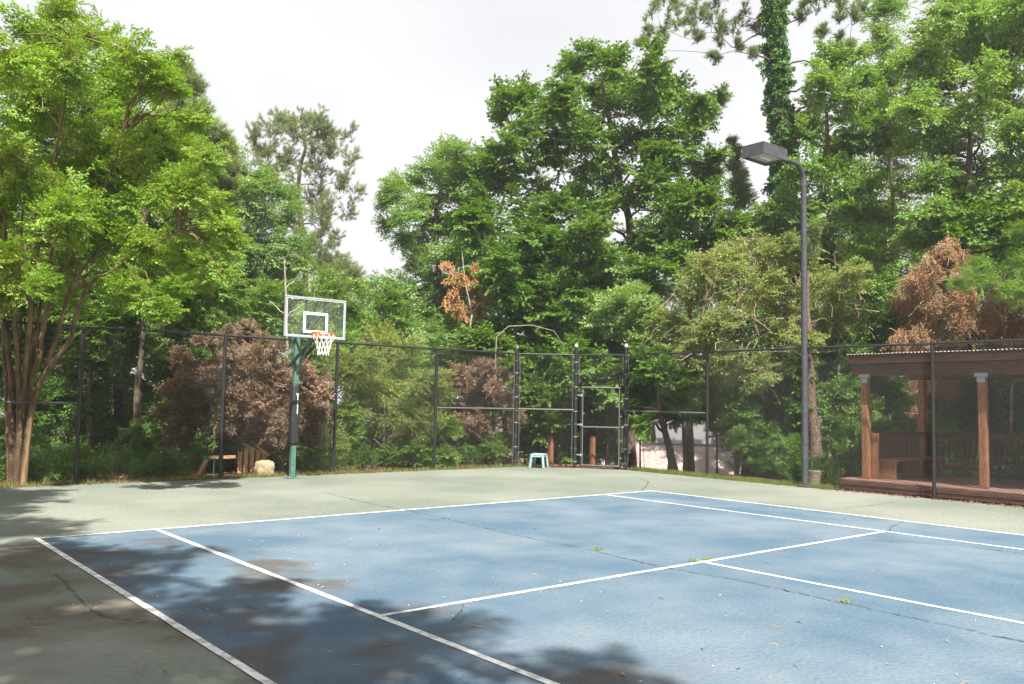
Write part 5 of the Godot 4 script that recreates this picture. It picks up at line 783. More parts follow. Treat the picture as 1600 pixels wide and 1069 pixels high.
func fence() -> void:
	var o := thing("chain_link_fence", "tall black chain-link fence round the court", "fence")
	var pos := []
	for p in LINE: pos.append(Vector3(p[0], 0, p[1]))
	var band := ring(0.056, 0.011)
	for i in pos.size():
		var p: Vector3 = pos[i]
		if i == 15: continue
		var strong: bool = i in [5, 6, 11, 12, 13]
		var r := 0.05 if strong else 0.036
		var top := 3.27 if i in [12, 13] else (3.2 if i == 11 else TOP)
		var st := begin()
		tube(st, [p - Vector3(0, 0.3, 0), p + Vector3(0, top, 0)], [r], 14)
		put("post", done(st), M.vinyl, o)
		if strong:
			var s2 := begin()
			tube(s2, [p + Vector3(0, top - 0.02, 0), p + Vector3(0, top + 0.02, 0), p + Vector3(0, top + 0.06, 0), p + Vector3(0, top + 0.08, 0)], [r + 0.006, r + 0.006, r * 0.75, r * 0.2], 14)
			put("post_cap", done(s2), M.worn if i == 11 else M.band, o)
			for k in 9:
				var bnd := put("tension_band", band, M.band if (k + i) % 2 != 1 else M.worn, o)
				bnd.position = p + Vector3(0, 0.18 + k * 0.335 + rng.randf_range(-0.03, 0.03), 0)
	for i in pos.size() - 1:
		var a: Vector3 = pos[i]
		var b: Vector3 = pos[i + 1]
		var d := (b - a).normalized()
		var inward := d.cross(Vector3.UP) * -1.0
		var cut: bool = i in [4, 5, 11, 12]
		var off: Vector3 = Vector3.ZERO if cut else inward * (0.062 if i in [14, 15] else 0.047)
		var e := 0.085 if cut else 0.0
		var low := 2.24 if i == 12 else 0.02
		put("mesh_panel", chain(a + d * e + off, b - d * e + off, low, TOP + 0.035), M.wire, o)
		var s2 := begin()
		tube(s2, [a + d * 0.03 + Vector3(0, TOP - 0.02, 0), b - d * 0.03 + Vector3(0, TOP - 0.02, 0)], [0.024], 10)
		put("top_rail", done(s2), M.vinyl, o)
		if i in [6, 10, 11, 13]:
			rod("mid_rail", a + d * 0.04 + Vector3(0, 1.55, 0), b - d * 0.04 + Vector3(0, 1.55, 0), 0.021, M.worn, o)
		if i in [11, 12, 13, 10]:
			for q in [a + d * 0.088, b - d * 0.088]:
				if i == 10 and q.distance_to(a) < 0.2: continue
				if i == 13 and q.distance_to(b) < 0.2: continue
				block("tension_bar", q + Vector3(0, (low + TOP) * 0.5, 0), Vector3(0.016, TOP - low, 0.016), M.worn, o, 0.0)
		# tie wires on the top rail
	# gate leaf
	var ga: Vector3 = pos[12]
	var gb: Vector3 = pos[13]
	var gd := (gb - ga).normalized()
	var gate := thing("fence_gate", "narrow chain-link gate with worn pipe frame across the cut corner", "gate", ga)
	var l0 := gd * 0.155
	var l1 := gd * (ga.distance_to(gb) - 0.13)
	for q in [l0, l1]: rod("upright", q + Vector3(0, 0.05, 0), q + Vector3(0, 2.17, 0), 0.026, M.vinyl, gate)
	rod("top_bar", l0 + Vector3(0, 2.16, 0), l1 + Vector3(0, 2.16, 0), 0.025, M.worn, gate)
	rod("cross_bar", l0 + Vector3(0, 1.1, 0), l1 + Vector3(0, 1.1, 0), 0.022, M.worn, gate)
	rod("bottom_bar", l0 + Vector3(0, 0.075, 0), l1 + Vector3(0, 0.075, 0), 0.022, M.worn, gate)
	put("mesh_panel", chain(l0 + gd * 0.045, l1 - gd * 0.045, 0.09, 2.14), M.wire, gate)
	for q in [l0 + gd * 0.042, l1 - gd * 0.042]: block("tension_bar", q + Vector3(0, 1.11, 0), Vector3(0.014, 2.04, 0.014), M.band, gate, 0.0)
	for y in [0.35, 1.16, 1.95]:
		rod("hinge", l0 + Vector3(0, y - 0.03, 0), l0 + Vector3(0, y + 0.03, 0), 0.034, M.band, gate)
		bar("hinge_arm", gd * 0.04 + Vector3(0, y, 0), l0 + Vector3(0, y, 0), 0.02, 0.03, M.band, gate)
	for y in [0.3, 0.75, 1.4, 1.8]: rod("tension_band", l1 + Vector3(0, y - 0.011, 0), l1 + Vector3(0, y + 0.011, 0), 0.031, M.band, gate)
	bar("latch", l1 + Vector3(0, 1.12, 0), gb - ga - gd * 0.03 + Vector3(0, 1.12, 0), 0.025, 0.04, M.band, gate)

# ------------------------------------------------------------------ hoop
func hoop() -> void:
	var o := thing("basketball_hoop", "green basketball post with glass backboard and black pad", "basketball hoop", Vector3(6.05, 0, -5.89))
	block("base_plate", Vector3(0, 0.012, 0), Vector3(0.27, 0.02, 0.27), M.green, o)
	for s in [[-1, -1], [1, -1], [-1, 1], [1, 1]]: rod("bolt", Vector3(s[0] * 0.105, 0.02, s[1] * 0.105), Vector3(s[0] * 0.105, 0.05, s[1] * 0.105), 0.012, M.galv, o, 6)
	var turn := Basis(Vector3.UP, 0.0)
	block("pole", Vector3(0, 1.55, 0), Vector3(0.11, 3.06, 0.11), M.green, o, 0.012, turn)
	# pad
	var st := begin()
	var ys := [0.72, 0.74, 0.78, 1.98, 2.02, 2.04]
	var sz := [0.07, 0.088, 0.098, 0.098, 0.088, 0.07]
	for i in ys.size() - 1:
		var rings := [[], []]
		for e in 2:
			for k in 24:
				var a := TAU * k / 24.0
				var c := Vector2(cos(a), sin(a))
				var q: float = sz[i + e] / pow(pow(absf(c.x), 5.0) + pow(absf(c.y), 5.0), 0.2)
				rings[e].append(Vector3(c.x * q, ys[i + e], c.y * q))
		st.set_smooth_group(0)
		for k in 24: quad(st, rings[0][(k + 1) % 24], rings[0][k], rings[1][k], rings[1][(k + 1) % 24])
	var pad := put("pad", done(st), M.pad, o)
	# the white mark and its column of small letters (too small in the photograph to read)
	var s2 := begin()
	for q in [[-0.03, 1.82, 0.012, 0.03], [0.03, 1.82, 0.012, 0.03], [0.0, 1.795, 0.05, 0.016], [0.0, 1.82, 0.014, 0.02], [0.0, 1.77, 0.02, 0.03]]:
		box(s2, Vector3(q[0] + 0.02, q[1], 0.0995), Vector3(q[2], q[3], 0.003))
	put("emblem", done(s2), M.white, pad)
	var y := 1.735
	for k in 10:
		var hh: float = [0.03, 0.022, 0.026, 0.02][k % 4]
		var s3 := begin()
		box(s3, Vector3(0.02, y, 0.0995), Vector3(0.026 if k % 3 else 0.018, hh, 0.003))
		put("letter", done(s3), M.white if k != 2 else M.orange, pad)
		y -= 0.038
	# extension arms
	var bz := 1.04
	for s in [-1, 1]:
		bar("lower_arm", Vector3(s * 0.08, 2.42, -0.2), Vector3(s * 0.08, 2.98, bz - 0.06), 0.035, 0.075, M.darkgreen, o)
		bar("upper_arm", Vector3(s * 0.08, 2.98, -0.06), Vector3(s * 0.08, 3.5, bz - 0.06), 0.035, 0.075, M.green, o)
		bar("board_upright", Vector3(-0.08 + s * 0.22, 2.97, bz - 0.05), Vector3(-0.08 + s * 0.22, 3.8, bz - 0.05), 0.045, 0.045, M.darkgreen, o)
	bar("strut", Vector3(0, 2.3, 0.08), Vector3(0, 3.2, bz - 0.3), 0.05, 0.05, M.green, o)
	for yy in [3.0, 3.5]: bar("cross_tube", Vector3(-0.32, yy, bz - 0.06), Vector3(0.2, yy, bz - 0.06), 0.05, 0.05, M.darkgreen, o)
	# backboard
	var bx := -0.1
	var w := 1.4
	var b := put("backboard", BoxMesh.new(), M.glass, o)
	(b.mesh as BoxMesh).size = Vector3(w - 0.04, 0.8, 0.012)
	b.position = Vector3(bx, 3.4, bz)
	for s in [-1, 1]:
		block("frame", Vector3(0, s * 0.405, 0), Vector3(w, 0.038, 0.05), M.alu, b)
		block("frame", Vector3(s * (w * 0.5 - 0.0225), 0, 0), Vector3(0.038, 0.772, 0.05), M.alu, b)
		block("frame_lip", Vector3(0, s * 0.375, 0.0175), Vector3(w - 0.094, 0.007, 0.006), M.white, b, 0.0)
		block("frame_lip", Vector3(s * (w * 0.5 - 0.053), 0, 0.0175), Vector3(0.007, 0.736, 0.006), M.white, b, 0.0)
		block("target_square", Vector3(0.0, -0.1 + s * 0.19, 0.0095), Vector3(0.56, 0.055, 0.004), M.white, b, 0.0)
		block("target_square", Vector3(s * 0.2525, -0.1, 0.0095), Vector3(0.055, 0.325, 0.004), M.white, b, 0.0)
	# rim
	var rim := put("rim", TorusMesh.new(), M.orange, o)
	var tm := rim.mesh as TorusMesh
	tm.inner_radius = 0.222
	tm.outer_radius = 0.242
	tm.rings = 40
	tm.ring_segments = 10
	var rc := Vector3(bx + 0.0, 3.06, bz + 0.39)
	rim.position = rc
	block("rim_bracket", Vector3(0, -0.02, -0.335), Vector3(0.16, 0.14, 0.06), M.orange, rim)
	for s in [-1, 1]: bar("rim_brace", Vector3(s * 0.09, -0.01, -0.31), Vector3(s * 0.14, 0, -0.18), 0.02, 0.02, M.orange, rim)
	var sn := begin()
	var n := 12
	for k in n:
		for dirn in [-1, 1]:
			var pts := []
			for i in 9:
				var t := i / 8.0
				var a: float = TAU * (k + dirn * t * 2.0) / n
				var r := lerpf(0.23, 0.125, smoothstep(0.0, 0.75, t)) + 0.01 * sin(t * 12.0)
				pts.append(Vector3(cos(a) * r, -0.02 - t * 0.43, sin(a) * r))
			tube(sn, pts, [0.0055], 4, false)
	var net := put("net", done(sn), M.net, o)
	net.position = rc

func lamp_post() -> void:
	var o := thing("lamp_post", "tall grey pole with box floodlight rising from the fence line", "lamp post", Vector3(14.74, 0, 1.12))
	var st := begin()
	tube(st, [Vector3(0, -0.2, 0), Vector3(0, 3.1, 0), Vector3(0, 6.74, 0)], [0.076, 0.07, 0.061], 20)
	put("pole", done(st), M.lamp, o)
	rod("collar", Vector3(0, 6.66, 0), Vector3(0, 6.82, 0), 0.072, M.lamp, o, 20)
	block("ground_plate", Vector3(0, 0.02, 0), Vector3(0.3, 0.04, 0.3), M.lamp, o)
	var pts := [Vector3(0, 6.76, 0)]
	for i in 9:
		var a := PI * 0.5 * i / 8.0
		pts.append(Vector3(-0.34 * (1.0 - cos(a)), 6.79 + 0.34 * sin(a), 0))
	pts.append(Vector3(-1.1, 7.13, 0))
	var s2 := begin()
	tube(s2, pts, [0.055], 16)
	put("arm", done(s2), M.lamp, o)
	# floodlight housing: open box with a recessed lens
	var s3 := begin()
	var c := Vector3(-1.5, 7.1, 0)
	box(s3, c + Vector3(0, 0.118, 0), Vector3(0.87, 0.03, 0.54), Basis.IDENTITY, 0.006)
	for s in [-1, 1]:
		box(s3, c + Vector3(0, -0.012, s * 0.26), Vector3(0.87, 0.23, 0.02), Basis.IDENTITY, 0.004)
		box(s3, c + Vector3(s * 0.425, -0.012, 0), Vector3(0.02, 0.23, 0.5), Basis.IDENTITY, 0.004)
	var head := put("lamp_head", done(s3), M.lamp, o)
	block("reflector", c + Vector3(0, -0.05, 0), Vector3(0.83, 0.01, 0.5), M.lens, head, 0.0)
	block("glass", c + Vector3(0, -0.11, 0), Vector3(0.826, 0.006, 0.496), M.glass, head, 0.0)
	var s4 := begin()
	tube(s4, [c + Vector3(-0.16, -0.08, 0), c + Vector3(0.2, -0.08, 0)], [0.035], 10)
	put("bulb", done(s4), M.white, head)

# ------------------------------------------------------------------ pavilion and sheds
func pavilion() -> void:
	var o := thing("pavilion", "open red-stained wooden pavilion on a low deck behind the fence", "pavilion", Vector3(15.0, 0, 4.7))
	var z0 := -2.95
	var z1 := 5.6
	var x := 0.1
	for k in 23:
		var pl := block("deck_plank", Vector3(x + 0.066, 0.215, (z0 + z1) * 0.5 + rng.randf_range(-0.01, 0.01)), Vector3(0.132, 0.035, z1 - z0), M.deckwood, o, 0.006)
		pl.position.y = rng.randf_range(-0.003, 0.003)
		x += 0.14
	for s in [[0.085, 0.055], [0.07, 0.15]]:
		block("fascia_board", Vector3(s[0], s[1], (z0 + z1) * 0.5), Vector3(0.035, 0.088, z1 - z0 - 0.03), M.redbeam, o)
	block("fascia_board", Vector3(1.7, 0.1, z0 + 0.03), Vector3(3.15, 0.18, 0.035), M.redbeam, o)
	var posts := []
	for zz in [-2.55, -0.17, 2.25, 4.7]:
		for xx in [0.45, 3.1]: posts.append(Vector3(xx, 0, zz))
	for p in posts:
		block("post", p + Vector3(0, 1.335, 0), Vector3(0.14, 2.2, 0.14), M.redwood, o, 0.008)
		if p.x < 1.0:
			block("post_bracket", p + Vector3(-0.0745, 2.43, 0), Vector3(0.006, 0.075, 0.25), M.galv, o, 0.0)
			block("post_bracket", p + Vector3(-0.0745, 2.33, 0), Vector3(0.006, 0.1, 0.15), M.galv, o, 0.0)
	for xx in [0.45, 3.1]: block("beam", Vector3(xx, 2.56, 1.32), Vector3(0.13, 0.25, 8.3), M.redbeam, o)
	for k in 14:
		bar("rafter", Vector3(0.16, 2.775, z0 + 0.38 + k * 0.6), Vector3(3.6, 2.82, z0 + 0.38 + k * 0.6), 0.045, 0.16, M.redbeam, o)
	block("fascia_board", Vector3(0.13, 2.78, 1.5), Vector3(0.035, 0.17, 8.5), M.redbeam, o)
	# corrugated tin roof: sheets with real waves
	for k in 10:
		var st := begin()
		st.set_smooth_group(0)
		var w := 0.92
		var za := z0 + 0.18 + k * 0.9
		var n := 48
		for i in n:
			var a := za + w * i / n
			var b := za + w * (i + 1) / n
			var ya := 0.011 * cos(TAU * i / n * 12.0) + 0.004 * (k % 2)
			var yb := 0.011 * cos(TAU * (i + 1) / n * 12.0) + 0.004 * (k % 2)
			quad(st, Vector3(0.06, 2.885 + ya, a), Vector3(3.7, 2.945 + ya, a), Vector3(3.7, 2.945 + yb, b), Vector3(0.06, 2.885 + yb, b))
		put("roof_sheet", done(st), M.tin, o)
	# railing along the near end and the back
	var rail := func(a: Vector3, b: Vector3):
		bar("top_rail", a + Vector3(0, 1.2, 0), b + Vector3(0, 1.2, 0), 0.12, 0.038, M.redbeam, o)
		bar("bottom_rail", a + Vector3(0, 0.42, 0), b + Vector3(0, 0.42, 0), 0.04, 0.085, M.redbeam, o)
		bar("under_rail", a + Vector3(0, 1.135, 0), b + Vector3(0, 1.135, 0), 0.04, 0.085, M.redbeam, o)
		var n := int(a.distance_to(b) / 0.13)
		for i in range(1, n):
			block("baluster", a.lerp(b, float(i) / n) + Vector3(0, 0.775, 0), Vector3(0.038, 0.62, 0.038), M.redbeam, o, 0.003)
	rail.call(Vector3(0.53, 0, -2.55), Vector3(3.02, 0, -2.55))
	rail.call(Vector3(3.1, 0, -2.47), Vector3(3.1, 0, -0.25))
	rail.call(Vector3(3.1, 0, -0.09), Vector3(3.1, 0, 2.17))
	rail.call(Vector3(3.1, 0, 2.33), Vector3(3.1, 0, 4.62))
	block("rail_end", Vector3(0.545, 0.72, -2.4), Vector3(0.04, 0.97, 0.16), M.redwood, o)
	# bench against the end railing
	var b := thing("bench", "wooden bench along the end railing inside the pavilion", "bench", Vector3(15.0, 0.235, 4.7 - 2.3))
	for k in 3: block("seat_plank", Vector3(1.85, 0.4, -0.1 + k * 0.155), Vector3(2.35, 0.035, 0.145), M.redwood, b)
	for xx in [0.75, 1.9, 2.95]: block("leg_panel", Vector3(xx, 0.19, 0.05), Vector3(0.05, 0.375, 0.4), M.redwood, b)
	var c := thing("low_table", "dark low table standing inside the pavilion", "table", Vector3(17.0, 0.235, 4.55))
	block("table_top", Vector3(0, 0.4, 0), Vector3(0.6, 0.04, 1.0), M.darkgreen, c)
	for s in [[-1, -1], [1, -1], [-1, 1], [1, 1]]: bar("leg", Vector3(s[0] * 0.28, 0.0, s[1] * 0.46), Vector3(s[0] * 0.25, 0.38, s[1] * 0.42), 0.05, 0.05, M.darkgreen, c)

func shed() -> void:
	var ra := Vector3(31.2, -0.3, -21.4)
	var rb := Vector3(37.2, -0.35, -15.2)
	var d := rb - ra
	var n := Vector3(-d.z, 0, d.x).normalized()
	if n.x > 0: n = -n
	var base := (ra + rb) * 0.5
	base.y = -4.25
	var o := thing("shed", "low shed with pinkish ribbed metal roof down the slope beyond the gate", "shed", base)
	var half := d.length() * 0.5
	var u := d.normalized()
	var ry := -0.35 - base.y
	for s in [1, -1]:
		var nn: Vector3 = n * s
		var ea := -u * half + nn * 3.0 + Vector3(0, ry - 1.35, 0)
		var eb := u * half + nn * 3.0 + Vector3(0, ry - 1.35, 0)
		var ta := -u * half + Vector3(0, ry, 0)
		var tb := u * half + Vector3(0, ry, 0)
		for k in 7:
			var st := begin()
			st.set_smooth_group(-1)
			var f0 := k / 7.0
			var f1 := (k + 1) / 7.0 - 0.002
			var lift := Vector3(0, 0.02, 0)
			quad(st, ea.lerp(eb, f0), ta.lerp(tb, f0), ta.lerp(tb, f1), ea.lerp(eb, f1))
			for j in 4:
				var g := lerpf(f0, f1, (j + 0.1) / 4.0)
				beam(st, ea.lerp(eb, g) + lift, ta.lerp(tb, g) + lift, 0.035, 0.03)
			put("roof_panel", done(st), M.roofpink, o)
		var w := begin()
		beam(w, -u * (half - 0.2) + nn * 2.7 + Vector3(0, (ry - 1.3) * 0.5, 0), u * (half - 0.2) + nn * 2.7 + Vector3(0, (ry - 1.3) * 0.5, 0), 0.08, ry - 1.32)
		put("wall", done(w), M.shedwall, o)
	for s in [1, -1]:
		var st := begin()
		st.set_smooth_group(-1)
		var e: Vector3 = u * (half - 0.2) * s
		var q := [e + n * 2.7, e - n * 2.7, e - n * 2.7 + Vector3(0, ry - 1.28, 0), e + Vector3(0, ry - 0.06, 0), e + n * 2.7 + Vector3(0, ry - 1.28, 0)]
		for t in [[0, 1, 2], [0, 2, 4], [4, 2, 3]]:
			for k in t: st.add_vertex(q[k])
		put("gable_wall", done(st), M.shedwall, o)
	var rc := begin()
	beam(rc, -u * half + Vector3(0, ry + 0.02, 0), u * half + Vector3(0, ry + 0.02, 0), 0.2, 0.03)
	put("ridge_cap", done(rc), M.roofpink, o)

func house() -> void:
	var o := thing("house", "pale grey house partly seen between trunks beyond the shed", "house", Vector3(41.0, -4.35, -21.5), -0.8)
	for k in 16:
		block("siding_board", Vector3(0, 0.12 + k * 0.23, 0), Vector3(5.6, 0.225, 0.05), M.housewall, o, 0.01, Basis(Vector3.RIGHT, 0.05))
	block("side_wall", Vector3(-2.75, 1.85, -3.0), Vector3(0.1, 3.7, 6.0), M.housewall, o)
	block("side_wall", Vector3(2.75, 1.85, -3.0), Vector3(0.1, 3.7, 6.0), M.housewall, o)
	for s in [1, -1]:
		var st := begin()
		st.set_smooth_group(-1)
		quad(st, Vector3(-3.1, 3.5, -3.0 + s * 3.5), Vector3(-3.1, 5.4, -3.0), Vector3(3.1, 5.4, -3.0), Vector3(3.1, 3.5, -3.0 + s * 3.5))
		put("roof", done(st), M.houseroof, o)
	for xx in [-1.6, 1.5]:
		var w := block("window", Vector3(xx, 2.1, 0.04), Vector3(1.0, 1.3, 0.06), M.white, o)
		block("pane", Vector3(xx, 2.1, 0.075), Vector3(0.84, 1.14, 0.02), M.pane, w, 0.0)

func small_things() -> void:
	# stool
	var o := thing("plastic_stool", "pale teal plastic stool standing by the corner fence post", "stool", Vector3(13.0, 0, -5.68), 0.62)
	var st := begin()
	box(st, Vector3(0, 0.352, 0), Vector3(0.5, 0.04, 0.36), Basis.IDENTITY, 0.014)
	put("top", done(st), M.teal, o)
	for s in [1, -1]:
		block("apron", Vector3(0, 0.312, s * 0.165), Vector3(0.4, 0.045, 0.022), M.teal, o)
		block("apron", Vector3(s * 0.235, 0.312, 0), Vector3(0.022, 0.045, 0.27), M.teal, o)
		for t in [1, -1]:
			var l := begin()
			beam(l, Vector3(s * 0.262, 0.0, t * 0.185), Vector3(s * 0.222, 0.335, t * 0.15), 0.062, 0.055, 0.008)
			put("leg", done(l), M.teal, o)
	# steps beyond the gate
	var stairs := thing("step_landing", "red-brown landing boards with two newel posts beyond the gate", "steps", Vector3(14.9, 0, -5.9))
	var pa := Vector3(14.18, 0, -6.5) - stairs.position
	var pb := Vector3(15.1, 0, -5.75) - stairs.position
	for p in [pa, pb]:
		var post := block("newel_post", p + Vector3(0, -0.1, 0), Vector3(0.115, 1.76, 0.115), M.redwood, stairs)
		block("post_top", p + Vector3(0, 0.79, 0), Vector3(0.135, 0.03, 0.135), M.redbeam, post)
	bar("landing_board", pa + Vector3(0.05, -0.02, 0.05), pb + Vector3(0.6, -0.02, 0.45), 0.14, 0.04, M.redwood, stairs)
	bar("landing_board", pa + Vector3(-0.1, -0.06, 0.25), pb + Vector3(0.4, -0.06, 0.75), 0.14, 0.04, M.redwood, stairs)
	for k in 4:
		var dn := Vector3(0.63, 0, -0.77) * (0.3 + k * 0.3)
		bar("tread", pa + dn + Vector3(0, -0.2 - k * 0.18, 0), pb + dn + Vector3(0, -0.2 - k * 0.18, 0), 0.28, 0.04, M.redwood, stairs)
	for p in [pa, pb]: bar("stringer", p + Vector3(0.1, -0.2, -0.12), p + Vector3(0.85, -1.0, -1.04), 0.04, 0.22, M.redbeam, stairs)
	# play frame behind the fence
	var f := thing("swing_frame", "orange wooden swing beam with teal bracket behind the fence", "swing set", Vector3(4.76, -0.06, -7.44))
	bar("beam", Vector3(0.0, 0.44, 0.0), Vector3(0.5, 0.46, 0.36), 0.055, 0.07, M.playwood, f)
	block("bracket", Vector3(-0.01, 0.42, -0.01), Vector3(0.11, 0.12, 0.11), M.tealbracket, f)
	bar("leg", Vector3(-0.03, 0.4, 0.05), Vector3(-0.28, -0.08, 0.02), 0.07, 0.07, M.playwood, f)
	bar("leg", Vector3(0.0, 0.4, -0.05), Vector3(0.08, -0.08, -0.5), 0.07, 0.07, M.playwood, f)
	rod("rope", Vector3(0.12, 0.4, 0.1), Vector3(0.12, 0.02, 0.1), 0.01, M.tealbracket, f, 6)
	var g := thing("play_house", "tan board playhouse hidden behind the purple shrub stems", "playhouse", Vector3(5.95, -0.06, -7.75), -0.69)
	for k in 5: block("wall_board", Vector3(-0.3 + k * 0.14, 0.26 + 0.05 * (k % 2), 0), Vector3(0.1, 0.5 + 0.1 * (k % 3), 0.03), M.playwood, g)
	bar("roof_board", Vector3(-0.2, 0.72, 0.1), Vector3(0.3, 0.5, 0.1), 0.16, 0.03, M.playwood, g)
	bar("roof_board", Vector3(0.1, 0.7, 0.16), Vector3(0.42, 0.46, 0.16), 0.16, 0.03, M.playwood, g)
	# boulder
	var sm := SphereMesh.new()
	sm.radius = 0.2
	sm.height = 0.4
	sm.radial_segments = 28
	sm.rings = 16
	var arr := sm.get_mesh_arrays()
	var vs: PackedVector3Array = arr[Mesh.ARRAY_VERTEX]
	var nz := FastNoiseLite.new()
	nz.seed = 9
	nz.frequency = 2.6
	for i in vs.size():
		var v := vs[i]
		var k := 0.2 / maxf(absf(v.x), maxf(absf(v.y), absf(v.z)))
		v = v.lerp(v * k, 0.55) * (1.0 + 0.16 * nz.get_noise_3dv(v * 3.0))
		vs[i] = Vector3(v.x, v.y * 1.02 + 0.16, v.z)
	var bs := begin()
	bs.set_smooth_group(0)
	var ids: PackedInt32Array = arr[Mesh.ARRAY_INDEX]
	for i in ids: bs.add_vertex(vs[i])
	bs.index()
	var rock := put("boulder", done(bs), M.boulder)
	rock.position = Vector3(5.91, -0.05, -7.03)
	tag(rock, "sunlit cream boulder beside the basketball pole behind the fence", "boulder")
	# stump
	var sp := thing("tree_stump", "cut tree stump with slanted top beside the lamp post foot", "stump", Vector3(15.36, 0, 0.97))
	var s2 := begin()
	tube(s2, [Vector3(0, -0.1, 0), Vector3(0.0, 0.08, 0), Vector3(0.01, 0.2, 0.0), Vector3(0.02, 0.3, 0.0)], [0.17, 0.13, 0.14, 0.15], 11, false)
	put("stump_side", done(s2), M.stump, sp)
	var s3 := begin()
	tube(s3, [Vector3(0.02, 0.298, 0), Vector3(0.02, 0.325, 0)], [0.152, 0.14], 11)
	put("cut_face", done(s3), M.stump, sp)

# ------------------------------------------------------------------ low growth, litter
func low_growth() -> void:
	# grass along the fence foot
	var st := begin()
	st.set_smooth_group(-1)
	for k in 16:
		var d := (Vector3.UP + jit(0.45)).normalized()
		needle(st, jit(0.035) * Vector3(1, 0, 1), d, rng.randf_range(0.05, 0.13), 0.005, Color(0.17, 0.22, 0.05).lerp(Color(0.3, 0.33, 0.1), rng.randf()))
	st.generate_normals()
	var tuft := st.commit()
	var xf := []
	var ti := []
	for k in 2800:
		var t := rng.randf()
		var p := Vector3(14.74 + rng.randfn() * 0.09 + 0.06, 0.0, lerpf(-4.0, 1.75, t))
		if k > 1900: p = Vector3(rng.randf_range(-1.0, 13.0), 0.0, 0.0)
		if k > 1900: p.z = -6.66 + p.x * 0.03 + rng.randfn() * 0.12
		p.y = -0.045
		xf.append(Transform3D(Basis(Vector3.UP, rng.randf() * TAU) * rng.randf_range(0.6, 1.6), p))
		var g := rng.randf_range(0.7, 1.0)
		ti.append(Color(g, g, g))
	var o := multi("grass", tuft, xf, ti, M.leaf, self)
	tag(o, "thin yellow-green grass along the foot of the fence", "grass", "", "stuff")
	# low dark undergrowth covering the ground just beyond the fence
	xf = []
	ti = []
	for k in 2600:
		var p := Vector3(rng.randf_range(-5.0, 13.0), 0, -7.4 - pow(rng.randf(), 1.3) * 9.0)
		if k > 1500:
			p = Vector3(15.5 + pow(rng.randf(), 1.3) * 9.0, 0, rng.randf_range(-0.6, 1.4))
			if k > 2100: p = Vector3(18.6 + pow(rng.randf(), 1.3) * 7.0, 0, rng.randf_range(1.0, 10.0))
		if absf(p.x - 5.4) < 0.9 and p.z > -8.2: continue
		p.y = height(p.x, p.z) - 0.1 + rng.randf() * 0.12
		var away := Vector3(rng.randfn() * 0.5, 1.0, rng.randfn() * 0.5)
		xf.append(Transform3D(frame(away, ball(), rng.randf_range(0.45, 1.0)), p))
		var g := rng.randf_range(0.6, 1.0)
		ti.append(Color(g, g, g))
	var ug := multi("undergrowth", SPRAY.holly[0], xf, ti, M.leaf, self)
	tag(ug, "low dark leafy undergrowth on the woodland floor behind the fence", "undergrowth", "", "stuff")
	# dry leaves along the fence foot and under the trees
	var dl := begin()
	dl.set_smooth_group(-1)
	for k in 5:
		var d := (Vector3(rng.randfn(), 0.15, rng.randfn())).normalized()
		blade(dl, Vector3(rng.randfn() * 0.06, 0.006 + rng.randf() * 0.02, rng.randfn() * 0.06), d, (Vector3.UP + jit(0.3)).normalized(), rng.randf_range(0.05, 0.09), rng.randf_range(0.02, 0.045), 0.012, Color(0.2, 0.1, 0.055).lerp(Color(0.45, 0.27, 0.16), rng.randf()))
	dl.generate_normals()
	var leafm := dl.commit()
	xf = []
	ti = []
	for k in 4200:
		var p: Vector3
		if k < 2600:
			var x := rng.randf_range(-1.0, 13.0)
			p = Vector3(x, -0.03, -6.62 + x * 0.026 + rng.randfn() * 0.13)
			if k > 1500: p.z = -6.7 - absf(rng.randfn()) * 1.6
		elif k < 3300: p = Vector3(14.86 + rng.randfn() * 0.12, -0.03, rng.randf_range(-4.0, 6.5))
		else: p = Vector3(rng.randf_range(13.2, 14.9), -0.03, 0)
		if k >= 3300: p.z = -5.6 + (p.x - 13.6) * 1.3 - 0.25 + rng.randfn() * 0.15
		p.y += maxf(height(p.x, p.z), -3.0)
		if p.x < 14.6 and p.z > -6.3 + maxf(0.0, p.x - 12.7): continue
		xf.append(Transform3D(Basis(Vector3.UP, rng.randf() * TAU) * rng.randf_range(0.6, 1.2), p))
		var g := rng.randf_range(0.6, 1.0)
		ti.append(Color(g, g, g))
	o = multi("leaf_litter", leafm, xf, ti, M.dry, self)
	tag(o, "brown fallen leaves drifted along the foot of the fence", "leaf litter", "", "stuff")
	# sparse debris on the court: bits of straw, petals and leaf
	var db := begin()
	db.set_smooth_group(-1)
	for k in 300:
		var x := rng.randf_range(-2.0, 13.5)
		var z := rng.randf_range(-5.5, 10.0)
		if k > 170:
			x = rng.randf_range(-1.5, 4.0)
			z = rng.randf_range(1.0, 10.0)
		var d := Vector3(rng.randfn(), 0.0, rng.randfn()).normalized()
		var kind := rng.randf()
		var p := Vector3(x, 0.013, z)
		if kind < 0.45: blade(db, p, d, Vector3.UP, rng.randf_range(0.012, 0.03), 0.014, 0.004, Color(0.6, 0.56, 0.46))
		elif kind < 0.6: blade(db, p, d, (Vector3.UP + jit(0.2)).normalized(), rng.randf_range(0.02, 0.05), 0.025, 0.01, Color(0.36, 0.2, 0.11))
		else: blade(db, p, d, Vector3.UP, rng.randf_range(0.06, 0.14), 0.004, 0.004, Color(0.45, 0.3, 0.18))
	db.generate_normals()
	var dd := put("court_debris", db.commit(), M.dry)
	tag(dd, "scattered straw, petals and leaf bits lying on the court", "debris", "", "stuff")
	# a bare bent vine arching over the fence beside the smaller purple shrub
	var bv := begin()
